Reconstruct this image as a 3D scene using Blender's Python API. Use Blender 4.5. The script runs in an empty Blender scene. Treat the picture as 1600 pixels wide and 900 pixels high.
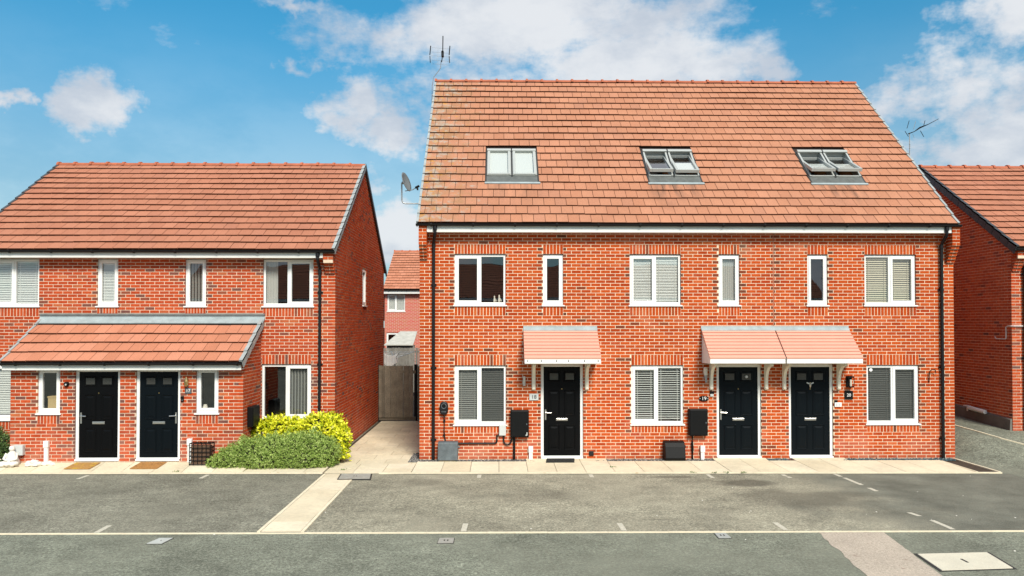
import bpy, math, random
from mathutils import Vector, Matrix
R = math.radians
random.seed(11)
S = bpy.context.scene
COL = S.collection

# ------------------------------------------------------------------ camera
cam_d = bpy.data.cameras.new('camera')
cam = bpy.data.objects.new('camera', cam_d); COL.objects.link(cam)
cam.location = (1.80, -18.3, 3.17)
cam.rotation_euler = (R(91.0), 0, R(-1.02))
cam_d.sensor_width = 36; cam_d.lens = 36*1240/1600
cam_d.shift_y = 33.36/1600
cam_d.clip_end = 2000
S.camera = cam

# ------------------------------------------------------------------ light
SUN_EL, SUN_AZ = 42.0, 16.0          # azimuth measured from the street side (-y) towards the right (+x)
sd = bpy.data.lights.new('sun', 'SUN'); sd.energy = 2.6; sd.angle = R(18); sd.color = (1.0, .93, .82)
sun = bpy.data.objects.new('sun', sd); COL.objects.link(sun)
dv = Vector((math.sin(R(SUN_AZ))*math.cos(R(SUN_EL)), -math.cos(R(SUN_AZ))*math.cos(R(SUN_EL)), math.sin(R(SUN_EL))))
sun.rotation_euler = dv.to_track_quat('Z', 'Y').to_euler(); sun.location = dv*60
S.view_settings.view_transform = 'Standard'
S.view_settings.look = 'None'
S.view_settings.gamma = 1
S.view_settings.exposure = 0.97
S.cycles.max_bounces = 6; S.cycles.diffuse_bounces = 3; S.cycles.glossy_bounces = 3
S.cycles.transparent_max_bounces = 8; S.cycles.caustics_reflective = False; S.cycles.caustics_refractive = False

W = bpy.data.worlds.new('World'); S.world = W; W.use_nodes = True
nt = W.node_tree; nt.nodes.clear()
def N(t, **k):
    n = nt.nodes.new(t)
    for a, b in k.items(): setattr(n, a, b)
    return n
def L(a, b): nt.links.new(a, b)
def math_(op, a, b=None, clamp=False):
    n = N('ShaderNodeMath', operation=op, use_clamp=clamp)
    for i, v in enumerate((a, b)):
        if v is None: continue
        if isinstance(v, (int, float)): n.inputs[i].default_value = v
        else: L(v, n.inputs[i])
    return n.outputs[0]
def smooth(v, a, b):
    n = N('ShaderNodeMapRange', interpolation_type='SMOOTHSTEP')
    L(v, n.inputs[0]); n.inputs[1].default_value = a; n.inputs[2].default_value = b
    return n.outputs[0]
sky = N('ShaderNodeTexSky', sky_type='NISHITA', sun_disc=False, sun_elevation=R(SUN_EL), sun_rotation=R(180-SUN_AZ),
        air_density=1.0, dust_density=0.3, ozone_density=2.5)
tint = N('ShaderNodeMix', data_type='RGBA', blend_type='MULTIPLY'); tint.inputs[0].default_value = 1
L(sky.outputs[0], tint.inputs[6]); tint.inputs[7].default_value = (.19, .68, .735, 1)
geo = N('ShaderNodeTexCoord')
sep = N('ShaderNodeSeparateXYZ'); L(geo.outputs['Generated'], sep.inputs[0])
az = math_('MULTIPLY', math_('ARCTAN2', sep.outputs[0], sep.outputs[1]), 57.2958)
el = math_('MULTIPLY', math_('ARCSINE', sep.outputs[2]), 57.2958)
cb = N('ShaderNodeCombineXYZ'); L(az, cb.inputs[0]); L(el, cb.inputs[1])
dn = N('ShaderNodeTexNoise'); L(geo.outputs['Generated'], dn.inputs['Vector']); dn.inputs['Scale'].default_value = 15; dn.inputs['Detail'].default_value = 5; dn.inputs['Roughness'].default_value = .6
dsub = N('ShaderNodeVectorMath', operation='SUBTRACT'); L(dn.outputs['Color'], dsub.inputs[0]); dsub.inputs[1].default_value = (.5, .5, .5)
dmul = N('ShaderNodeVectorMath', operation='MULTIPLY'); L(dsub.outputs[0], dmul.inputs[0]); dmul.inputs[1].default_value = (9, 6, 0)
dadd = N('ShaderNodeVectorMath', operation='ADD'); L(cb.outputs[0], dadd.inputs[0]); L(dmul.outputs[0], dadd.inputs[1]); cb = dadd
# cumulus banks: direction (azimuth, elevation) and angular size in degrees
BANKS = [(2.9,20.6,16.1,3.4,1),(10.2,18.4,10.3,3.4,1),(-8.2,20.4,5.0,2.8,.7),(-9.4,15.3,4.4,2.4,.8),(-7.0,13.5,3.6,2.6,.8),
 (-27.1,13.2,3.5,2.7,1),(-31.9,12.9,1.4,1.3,.8),(30.2,14.3,5.6,3.2,1),(32.6,11.1,5.5,4.6,.9),(33.7,18.8,3.0,2.4,.8),
 (19.0,16.7,2.8,1.8,.7),(-7.3,7.1,3.6,4.6,.9),(27.7,11.5,3.6,2.6,.7),(-14.0,21.8,4.0,.8,.6),(-13.5,17.4,2.2,1.3,.55),(17.7,21.1,2.0,.8,.45),(-1,16.6,8,3.6,.8)]
tot = None
for a, e, ra, re, wgt in BANKS:
    mp = N('ShaderNodeMapping', vector_type='TEXTURE'); L(cb.outputs[0], mp.inputs[0])
    mp.inputs[1].default_value = (a, e, 0); mp.inputs[3].default_value = (ra*1.35, re*1.35, 1)
    g = N('ShaderNodeTexGradient', gradient_type='SPHERICAL'); L(mp.outputs[0], g.inputs[0])
    q = math_('MULTIPLY', g.outputs['Fac'], wgt)
    tot = q if tot is None else math_('MAXIMUM', tot, q)
def noise(scale, detail, rough=.55, off=0):
    mp = N('ShaderNodeMapping'); L(geo.outputs['Generated'], mp.inputs[0])
    mp.inputs[1].default_value = (off, off*.3, 0); mp.inputs[3].default_value = (1, 1, 1.9)
    n = N('ShaderNodeTexNoise'); L(mp.outputs[0], n.inputs['Vector'])
    n.inputs['Scale'].default_value = scale; n.inputs['Detail'].default_value = detail; n.inputs['Roughness'].default_value = rough
    return n.outputs['Fac']
big = noise(2.6, 4, .5, 3.7)
# cloud goes on round the unseen sky, thickened there to whiten its light
away = smooth(math_('MAXIMUM', math_('MULTIPLY', math_('ABSOLUTE', az), .62), el), 22, 32)
rest = math_('MULTIPLY', smooth(big, .36, .58), away)
field = math_('MAXIMUM', tot, math_('MULTIPLY', rest, .9))
fine = noise(9, 10, .62)
dens = smooth(math_('ADD', math_('MULTIPLY', field, 1.12), math_('MULTIPLY', math_('SUBTRACT', fine, .5), 1.8)), .17, .78)
dens = math_('MULTIPLY', dens, .95)
# soft thin veil towards the horizon
veil = math_('MULTIPLY', smooth(math_('MULTIPLY', el, -1), -22, -3), .54)
dens = math_('MAXIMUM', dens, veil)
shade = N('ShaderNodeMix', data_type='RGBA'); L(smooth(noise(7, 7, .6, 1.3), .34, .64), shade.inputs[0])
shade.inputs[6].default_value = (.285, .315, .36, 1); shade.inputs[7].default_value = (.42, .43, .445, 1)
scl = N('ShaderNodeMix', data_type='RGBA', blend_type='MULTIPLY'); scl.inputs[0].default_value = 1
L(tint.outputs[2], scl.inputs[6])
dim = N('ShaderNodeMapRange', interpolation_type='SMOOTHSTEP'); L(el, dim.inputs[0]); dim.inputs[1].default_value = 0; dim.inputs[2].default_value = 24; dim.inputs[3].default_value = .58; dim.inputs[4].default_value = 1
cdim = N('ShaderNodeCombineXYZ')
for i_ in range(3): L(dim.outputs[0], cdim.inputs[i_])
L(cdim.outputs[0], scl.inputs[7])
SKY_STRENGTH = .1
cl = N('ShaderNodeMix', data_type='RGBA', blend_type='MULTIPLY'); cl.inputs[0].default_value = 1
L(shade.outputs[2], cl.inputs[6]); cl.inputs[7].default_value = (1/SKY_STRENGTH,)*3+(1,)
mix = N('ShaderNodeMix', data_type='RGBA'); L(dens, mix.inputs[0]); L(scl.outputs[2], mix.inputs[6]); L(cl.outputs[2], mix.inputs[7])
bg = N('ShaderNodeBackground'); L(mix.outputs[2], bg.inputs[0]); bg.inputs[1].default_value = SKY_STRENGTH
wo = N('ShaderNodeOutputWorld'); L(bg.outputs[0], wo.inputs[0])

# ------------------------------------------------------------------ materials
def mat(name, base=(.5,.5,.5), rough=.6, metal=0, ramp=None, grain=None, patch=None, bump=None, spec=.5, coord='Position'):
    m = bpy.data.materials.new(name); m.use_nodes = True
    t = m.node_tree; b = t.nodes['Principled BSDF']
    b.inputs['Roughness'].default_value = rough; b.inputs['Metallic'].default_value = metal
    b.inputs['Specular IOR Level'].default_value = spec
    def nn(k): return t.nodes.new(k)
    g = nn('ShaderNodeNewGeometry')
    if ramp:
        a = nn('ShaderNodeAttribute'); a.attribute_name = 'rnd'
        r = nn('ShaderNodeValToRGB'); t.links.new(a.outputs['Fac'], r.inputs[0])
        el_ = r.color_ramp.elements
        while len(el_) < len(ramp): el_.new(.5)
        for i, (p, c) in enumerate(ramp): el_[i].position = p; el_[i].color = (*c, 1)
        cur = r.outputs[0]
    else:
        r = nn('ShaderNodeRGB'); r.outputs[0].default_value = (*base, 1); cur = r.outputs[0]
    def nz(scale, detail=4):
        n = nn('ShaderNodeTexNoise'); n.inputs['Scale'].default_value = scale; n.inputs['Detail'].default_value = detail
        t.links.new(g.outputs['Position'], n.inputs['Vector']); return n.outputs['Fac']
    for gr in (grain or []):                       # (scale, low multiplier, high multiplier)
        mr = nn('ShaderNodeMapRange'); t.links.new(nz(gr[0]), mr.inputs[0])
        mr.inputs[1].default_value = .3; mr.inputs[2].default_value = .7; mr.inputs[3].default_value = gr[1]; mr.inputs[4].default_value = gr[2]
        vm = nn('ShaderNodeVectorMath'); vm.operation = 'SCALE'; t.links.new(cur, vm.inputs[0]); t.links.new(mr.outputs[0], vm.inputs['Scale'])
        cur = vm.outputs[0]
    for pt in (patch or []):                       # (scale, threshold lo, hi, colour, amount)
        mr = nn('ShaderNodeMapRange'); t.links.new(nz(pt[0], 6), mr.inputs[0])
        mr.inputs[1].default_value = pt[1]; mr.inputs[2].default_value = pt[2]; mr.inputs[4].default_value = pt[4]
        mx = nn('ShaderNodeMix'); mx.data_type = 'RGBA'; t.links.new(mr.outputs[0], mx.inputs[0]); t.links.new(cur, mx.inputs[6]); mx.inputs[7].default_value = (*pt[3], 1)
        cur = mx.outputs[2]
    t.links.new(cur, b.inputs['Base Color'])
    if bump:
        bp = nn('ShaderNodeBump'); bp.inputs['Distance'].default_value = bump[1]; bp.inputs['Strength'].default_value = bump[2] if len(bump) > 2 else .6
        t.links.new(nz(bump[0], 5), bp.inputs['Height']); t.links.new(bp.outputs[0], b.inputs['Normal'])
    m['tree'] = 1
    return m

BR1 = [(0,(.34,.045,.010)),(.25,(.425,.064,.013)),(.6,(.485,.083,.016)),(.82,(.36,.047,.013)),(.9,(.54,.12,.032)),(.93,(.22,.050,.022)),(1,(.12,.045,.028))]
BR2 = [(0,(.37,.054,.018)),(.3,(.43,.066,.021)),(.6,(.49,.083,.025)),(.78,(.36,.060,.026)),(.86,(.48,.13,.05)),(.9,(.25,.070,.04)),(1,(.15,.07,.06))]
BR3 = [(0,(.42,.085,.036)),(.35,(.49,.105,.042)),(.7,(.55,.13,.05)),(.86,(.38,.08,.045)),(1,(.15,.065,.055))]
kw = dict(rough=.9, grain=[(.45,.92,1.08),(18,.86,1.14),(140,.9,1.1)], bump=(120,.004,.5), spec=.05)
M_BRICK1 = mat('orange red brick', ramp=BR1, patch=[(1.1,.60,.85,(.62,.36,.24),.35)], **kw)
M_BRICK2 = mat('red multi brick', ramp=BR2, patch=[(.9,.62,.85,(.58,.34,.26),.3)], **kw)
M_BRICK3 = mat('deep red brick', ramp=BR3, **kw)
M_MORT1 = mat('cream mortar', (.78,.63,.46), .95, grain=[(9,.85,1.12),(90,.9,1.1)], spec=.1)
M_MORT2 = mat('pale mortar', (.72,.56,.42), .95, grain=[(9,.85,1.12),(90,.9,1.1)], spec=.1)
M_MORT3 = mat('grey mortar', (.86,.64,.48), .95, grain=[(9,.85,1.12)], spec=.1)
T1 = [(0,(.41,.184,.110)),(.3,(.43,.198,.119)),(.7,(.45,.211,.129)),(.9,(.425,.196,.121)),(1,(.395,.186,.118))]
T2 = [(0,(.385,.158,.098)),(.4,(.405,.170,.105)),(.8,(.43,.184,.115)),(1,(.385,.162,.104))]
T3 = [(0,(.46,.185,.110)),(.5,(.50,.205,.124)),(1,(.54,.232,.146))]
tk = dict(rough=.92, bump=(90,.004,.4), spec=.05)
M_TILE1 = mat('sandfaced roof tile', ramp=T1, grain=[(1.3,.93,1.07),(45,.88,1.12),(220,.9,1.1)], **tk)
M_TILE2 = mat('brown red roof tile', ramp=T2, grain=[(1.3,.94,1.06),(45,.9,1.1),(220,.9,1.1)], **tk)
M_TILE3 = mat('terracotta porch tile', ramp=T3, grain=[(2,.95,1.05),(45,.92,1.08)], **tk)
# lichen near the left verge of the tall roof
def lichen(m):
    t = m.node_tree; b = t.nodes['Principled BSDF']; src = b.inputs['Base Color'].links[0].from_socket
    def nn(k): return t.nodes.new(k)
    g = nn('ShaderNodeNewGeometry'); sp = nn('ShaderNodeSeparateXYZ'); t.links.new(g.outputs['Position'], sp.inputs[0])
    fall = nn('ShaderNodeMapRange'); t.links.new(sp.outputs[0], fall.inputs[0])
    fall.inputs[1].default_value = 0.2; fall.inputs[2].default_value = 3.4; fall.inputs[3].default_value = .21; fall.inputs[4].default_value = -.14
    for scale, lo, hi, c, amt in ((2.6,.60,.78,(.30,.17,.09),.75),(4.5,.68,.82,(.36,.34,.29),.8),(7,.74,.86,(.50,.26,.05),.8)):
        n = nn('ShaderNodeTexNoise'); n.inputs['Scale'].default_value = scale; n.inputs['Detail'].default_value = 8; n.inputs['Roughness'].default_value = .7
        t.links.new(g.outputs['Position'], n.inputs['Vector'])
        a = nn('ShaderNodeMath'); t.links.new(n.outputs['Fac'], a.inputs[0]); t.links.new(fall.outputs[0], a.inputs[1])
        mr = nn('ShaderNodeMapRange'); t.links.new(a.outputs[0], mr.inputs[0]); mr.inputs[1].default_value = lo; mr.inputs[2].default_value = hi; mr.inputs[4].default_value = amt
        mx = nn('ShaderNodeMix'); mx.data_type = 'RGBA'; t.links.new(mr.outputs[0], mx.inputs[0]); t.links.new(src, mx.inputs[6]); mx.inputs[7].default_value = (*c, 1)
        src = mx.outputs[2]
    # dirt washed out from under the roof windows
    ml = nn('ShaderNodeMapping'); ml.inputs[3].default_value = (7, 1.1, 1.1); t.links.new(g.outputs['Position'], ml.inputs[0])
    n = nn('ShaderNodeTexNoise'); n.inputs['Scale'].default_value = 1; n.inputs['Detail'].default_value = 6; t.links.new(ml.outputs[0], n.inputs['Vector'])
    up = nn('ShaderNodeMapRange'); up.interpolation_type = 'SMOOTHSTEP'; t.links.new(sp.outputs[2], up.inputs[0]); up.inputs[1].default_value = 5.75; up.inputs[2].default_value = 6.55
    cut = nn('ShaderNodeMath'); cut.operation = 'LESS_THAN'; t.links.new(sp.outputs[2], cut.inputs[0]); cut.inputs[1].default_value = 6.62
    tot_ = None
    for cx_ in (2.15, 6.13, 10.1):
        d = nn('ShaderNodeMath'); d.operation = 'SUBTRACT'; t.links.new(sp.outputs[0], d.inputs[0]); d.inputs[1].default_value = cx_
        e = nn('ShaderNodeMath'); e.operation = 'ABSOLUTE'; t.links.new(d.outputs[0], e.inputs[0])
        f = nn('ShaderNodeMapRange'); t.links.new(e.outputs[0], f.inputs[0]); f.inputs[1].default_value = .8; f.inputs[2].default_value = .35; f.inputs[4].default_value = .5 if cx_ == 2.15 else 1
        if tot_ is None: tot_ = f.outputs[0]
        else: a = nn('ShaderNodeMath'); a.operation = 'MAXIMUM'; t.links.new(tot_, a.inputs[0]); t.links.new(f.outputs[0], a.inputs[1]); tot_ = a.outputs[0]
    cur = tot_
    th = nn('ShaderNodeMapRange'); t.links.new(n.outputs['Fac'], th.inputs[0]); th.inputs[1].default_value = .38; th.inputs[2].default_value = .62; th.inputs[4].default_value = .75
    for o_ in (up.outputs[0], cut.outputs[0], th.outputs[0]):
        a = nn('ShaderNodeMath'); a.operation = 'MULTIPLY'; t.links.new(cur, a.inputs[0]); t.links.new(o_, a.inputs[1]); cur = a.outputs[0]
    mx = nn('ShaderNodeMix'); mx.data_type = 'RGBA'; t.links.new(cur, mx.inputs[0]); t.links.new(src, mx.inputs[6]); mx.inputs[7].default_value = (.13,.085,.065,1); src = mx.outputs[2]
    t.links.new(src, b.inputs['Base Color'])
lichen(M_TILE1)
def bloom(m):   # lime bloom and splash marks on the lowest courses
    t = m.node_tree; b = t.nodes['Principled BSDF']; src = b.inputs['Base Color'].links[0].from_socket
    def nn(k): return t.nodes.new(k)
    g = nn('ShaderNodeNewGeometry'); sp = nn('ShaderNodeSeparateXYZ'); t.links.new(g.outputs['Position'], sp.inputs[0])
    f = nn('ShaderNodeMapRange'); t.links.new(sp.outputs[2], f.inputs[0]); f.inputs[1].default_value = .1; f.inputs[2].default_value = 1.5; f.inputs[3].default_value = .16; f.inputs[4].default_value = -.1
    n = nn('ShaderNodeTexNoise'); n.inputs['Scale'].default_value = 1.3; n.inputs['Detail'].default_value = 7; n.inputs['Roughness'].default_value = .65; t.links.new(g.outputs['Position'], n.inputs['Vector'])
    a = nn('ShaderNodeMath'); t.links.new(n.outputs['Fac'], a.inputs[0]); t.links.new(f.outputs[0], a.inputs[1])
    mr = nn('ShaderNodeMapRange'); t.links.new(a.outputs[0], mr.inputs[0]); mr.inputs[1].default_value = .52; mr.inputs[2].default_value = .80; mr.inputs[4].default_value = .42
    mx = nn('ShaderNodeMix'); mx.data_type = 'RGBA'; t.links.new(mr.outputs[0], mx.inputs[0]); t.links.new(src, mx.inputs[6]); mx.inputs[7].default_value = (.58,.24,.17,1); t.links.new(mx.outputs[2], b.inputs['Base Color'])
bloom(M_BRICK1); bloom(M_BRICK2)
M_NOSESHADE = mat('painted shade of tile nose', (.085,.033,.019), .95, grain=[(20,.7,1.2)], spec=.05)  # tile noses coloured dark: the shade of the course lines painted in
M_RIDGE = mat('red ridge tile', (.40,.115,.055), .85, grain=[(6,.8,1.15),(60,.85,1.15)], bump=(60,.004))
M_DECK = mat('roof underlay', (.03,.02,.018), .95)
M_UPVC = mat('white upvc', (.80,.81,.79), .35, grain=[(3,.96,1.03)])
M_FASCIA = mat('white fascia board', (.77,.78,.74), .4, grain=[(2,.94,1.04)])
M_CREAM = mat('cream painted timber', (.78,.73,.60), .5, grain=[(20,.94,1.05)])
M_BLACKPL = mat('black plastic', (.008,.008,.009), .45, spec=.3)
M_DOOR = mat('black composite door', (.0022,.0025,.003), .40, bump=(70,.0015,.5), spec=.13)
M_NAVY = mat('blue black composite door', (.0022,.0045,.0065), .40, bump=(70,.0015,.5), spec=.13)
M_METER = mat('black meter cabinet', (.0045,.005,.0055), .5, grain=[(30,.8,1.2)], spec=.18)
M_SLATEGR = mat('faded grey plastic', (.085,.105,.115), .6, grain=[(9,.75,1.25),(60,.85,1.15)])
M_CHROME = mat('satin chrome', (.72,.71,.68), .28, 1)
M_BRASS = mat('brass', (.62,.45,.20), .3, 1)
M_GREY = mat('light grey plastic', (.52,.55,.54), .5)
M_LEAD = mat('lead flashing', (.33,.39,.40), .5, grain=[(5,.85,1.12)])
M_LEADD = mat('dark lead', (.11,.12,.115), .55, grain=[(8,.8,1.15)])
M_GRP = mat('salmon canopy sheet', (.66,.345,.255), .6, grain=[(3,.97,1.03)])
M_GRPJ = mat('canopy joint line', (.40,.10,.06), .6)
M_VERGE = mat('dark grey verge cap', (.055,.06,.065), .5, grain=[(6,.85,1.15)])
M_VERGEL = mat('pale grey verge cap', (.33,.36,.36), .55, grain=[(6,.85,1.15)])
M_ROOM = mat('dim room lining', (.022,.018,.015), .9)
M_ROOMP = mat('pale room lining', (.30,.28,.25), .9)
M_BLIND = mat('white blind', (.78,.79,.75), .6)
M_BLINDC = mat('cream blind', (.56,.50,.36), .7)
M_BLINDK = mat('dark blind', (.10,.10,.095), .5)
M_BLINDG = mat('grey blind', (.30,.30,.28), .5)
M_CURT = mat('sheer curtain', (.60,.60,.57), .8)
M_ALU = mat('grey aluminium', (.42,.44,.42), .45, .1)
M_ALUD = mat('dark window flashing', (.03,.031,.03), .55, 0)
M_WOODO = mat('orange varnished pine', (.42,.17,.05), .5, grain=[(25,.8,1.15)])
M_LAP = mat('weathered gate boards', ramp=[(0,(.15,.125,.09)),(.5,(.185,.155,.112)),(1,(.22,.185,.135))], rough=.9, grain=[(4,.75,1.2),(30,.8,1.2)], bump=(25,.004))
M_FENCE = mat('grey fence boards', ramp=[(0,(.16,.15,.13)),(1,(.26,.25,.22))], rough=.9, grain=[(6,.8,1.2)])
M_FELT = mat('grey shed felt', (.46,.45,.40), .9, grain=[(5,.85,1.1)])
M_SLAB = mat('buff paving slab', ramp=[(0,(.66,.57,.40)),(.5,(.70,.615,.44)),(1,(.74,.66,.49))], rough=.9, grain=[(1.1,.88,1.08),(14,.93,1.06),(120,.9,1.1)], bump=(90,.003), patch=[(2.3,.6,.8,(.36,.29,.19),.35)])
M_SLABW = mat('worn alley slab', ramp=[(0,(.62,.54,.38)),(.5,(.66,.58,.41)),(1,(.70,.62,.45))], rough=.9, grain=[(.9,.82,1.12),(14,.9,1.1),(120,.88,1.12)], bump=(90,.003), patch=[(1.7,.58,.8,(.24,.20,.14),.4)])
M_KERB = mat('pale concrete edging', (.74,.66,.48), .9, grain=[(8,.9,1.08),(90,.92,1.08)], patch=[(9,.66,.78,(.42,.25,.07),.7)])
M_PAINT = mat('worn white road paint', (.56,.53,.43), .8, grain=[(30,.8,1.1)])
M_MAT = mat('coir doormat', (.42,.22,.06), .95, grain=[(30,.75,1.2)], patch=[(5,.55,.62,(.50,.30,.03),.8)], bump=(200,.005))
M_BMAT = mat('black rubber mat', (.02,.02,.018), .8, grain=[(30,.6,1.4)])
M_STONE = mat('white rock', (.74,.71,.64), .85, grain=[(20,.85,1.08)], bump=(25,.01))
M_CHIP = mat('grey gravel', ramp=[(0,(.04,.04,.042)),(.5,(.12,.118,.112)),(.85,(.24,.23,.21)),(1,(.45,.43,.39))], rough=.85)
M_CHIPB = mat('blue slate chippings', ramp=[(0,(.03,.045,.055)),(.5,(.05,.10,.12)),(.8,(.09,.15,.16)),(1,(.32,.33,.31))], rough=.7)
M_SOIL = mat('soil', (.05,.035,.022), .95, grain=[(20,.6,1.4)])
M_HEBE = mat('grey green leaves', ramp=[(0,(.09,.15,.02)),(.35,(.23,.34,.06)),(.7,(.38,.50,.13)),(1,(.56,.67,.24))], rough=.6, spec=.3)
M_CHOI = mat('yellow leaves', ramp=[(0,(.20,.30,.012)),(.15,(.48,.54,.015)),(.55,(.72,.72,.02)),(.9,(.82,.78,.06)),(1,(.84,.78,.34))], rough=.5, spec=.35)
M_GRN = mat('mid green leaves', ramp=[(0,(.04,.08,.02)),(.6,(.10,.18,.04)),(.93,(.20,.28,.08)),(.96,(.7,.66,.34)),(1,(.8,.78,.6))], rough=.6)
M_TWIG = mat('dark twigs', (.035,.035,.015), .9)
M_COVER = mat('pale concrete cover', (.62,.58,.46), .9, grain=[(3,.93,1.05),(60,.9,1.08)], bump=(80,.002))
M_IRON = mat('grey iron cover', (.34,.33,.29), .65, grain=[(12,.85,1.12)])
M_IRONP = mat('galvanised cover', (.36,.38,.36), .6, grain=[(12,.9,1.1)])
M_DARK = mat('dark slot', (.03,.028,.025), .9)
M_DIGIT = mat('white lettering', (.8,.8,.78), .5)
M_DIGITK = mat('dark lettering', (.03,.03,.03), .5)
M_CERAM = mat('cream ornament', (.66,.60,.50), .4)
M_CARD = mat('cardboard box', (.50,.36,.17), .8)
M_TAN = mat('movement joint sealant', (.36,.085,.035), .8)
M_DISH = mat('grey dish mesh', (.16,.18,.19), .5)
M_GALV = mat('galvanised steel', (.34,.36,.37), .45, .6)
M_CLOTH = mat('white cloth', (.78,.77,.74), .8)
M_RATTAN = mat('brown woven liner', (.10,.055,.03), .8, grain=[(40,.6,1.4)])
M_PLINTH = mat('grey rendered plinth', (.17,.16,.14), .9, grain=[(4,.8,1.15)])

def glass(name, refl):
    m = bpy.data.materials.new(name); m.use_nodes = True; t = m.node_tree; t.nodes.clear()
    o = t.nodes.new('ShaderNodeOutputMaterial'); mx = t.nodes.new('ShaderNodeMixShader')
    tr = t.nodes.new('ShaderNodeBsdfTransparent'); tr.inputs[0].default_value = (.93,.95,.94,1)
    gl = t.nodes.new('ShaderNodeBsdfGlossy'); gl.inputs['Roughness'].default_value = .008; gl.inputs[0].default_value = (.95,.97,1,1)
    fr = t.nodes.new('ShaderNodeLayerWeight'); fr.inputs[0].default_value = .5
    pw = t.nodes.new('ShaderNodeMath'); pw.operation = 'POWER'; t.links.new(fr.outputs['Facing'], pw.inputs[0]); pw.inputs[1].default_value = 4
    ma = t.nodes.new('ShaderNodeMath'); ma.operation = 'MULTIPLY_ADD'; ma.inputs[1].default_value = .85; ma.inputs[2].default_value = refl; ma.use_clamp = True
    bp = t.nodes.new('ShaderNodeBump'); nz = t.nodes.new('ShaderNodeTexNoise'); nz.inputs['Scale'].default_value = 1.4; nz.inputs['Detail'].default_value = 1
    g = t.nodes.new('ShaderNodeNewGeometry'); t.links.new(g.outputs['Position'], nz.inputs['Vector'])
    bp.inputs['Distance'].default_value = .004; bp.inputs['Strength'].default_value = .35; t.links.new(nz.outputs['Fac'], bp.inputs['Height']); t.links.new(bp.outputs[0], gl.inputs['Normal'])
    t.links.new(pw.outputs[0], ma.inputs[0]); t.links.new(ma.outputs[0], mx.inputs[0]); t.links.new(tr.outputs[0], mx.inputs[1]); t.links.new(gl.outputs[0], mx.inputs[2]); t.links.new(mx.outputs[0], o.inputs[0])
    return m
M_GLASS = glass('window glass', .13)
M_GLASSR = glass('roof window glass', .16)

def asphalt(name, base, warm, dark):
    m = mat(name, base, .92, grain=[(.55,.76,1.20),(2.6,.82,1.17),(11,.80,1.2),(26,.58,1.46),(60,.55,1.5)],
            patch=[(.33,.46,.66,warm,.55),(.7,.60,.74,dark,.45),(1.9,.68,.80,warm,.5),(55,.735,.765,(.55,.53,.46),.7)], bump=(170,.004,.7), spec=.2)
    return m
M_ROAD = asphalt('road asphalt', (.180,.190,.148), (.218,.224,.174), (.138,.148,.118))
M_BAY1 = asphalt('dark bay asphalt', (.196,.192,.150), (.242,.234,.180), (.142,.141,.113))
M_BAY2 = asphalt('dusty bay asphalt', (.270,.255,.192), (.36,.335,.252), (.188,.180,.140))
M_PATHSHADE = mat('painted path edge shadow', (.045,.043,.038), .8, grain=[(8,.7,1.5)])  # dark colour standing for the shadow along the path front
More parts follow.
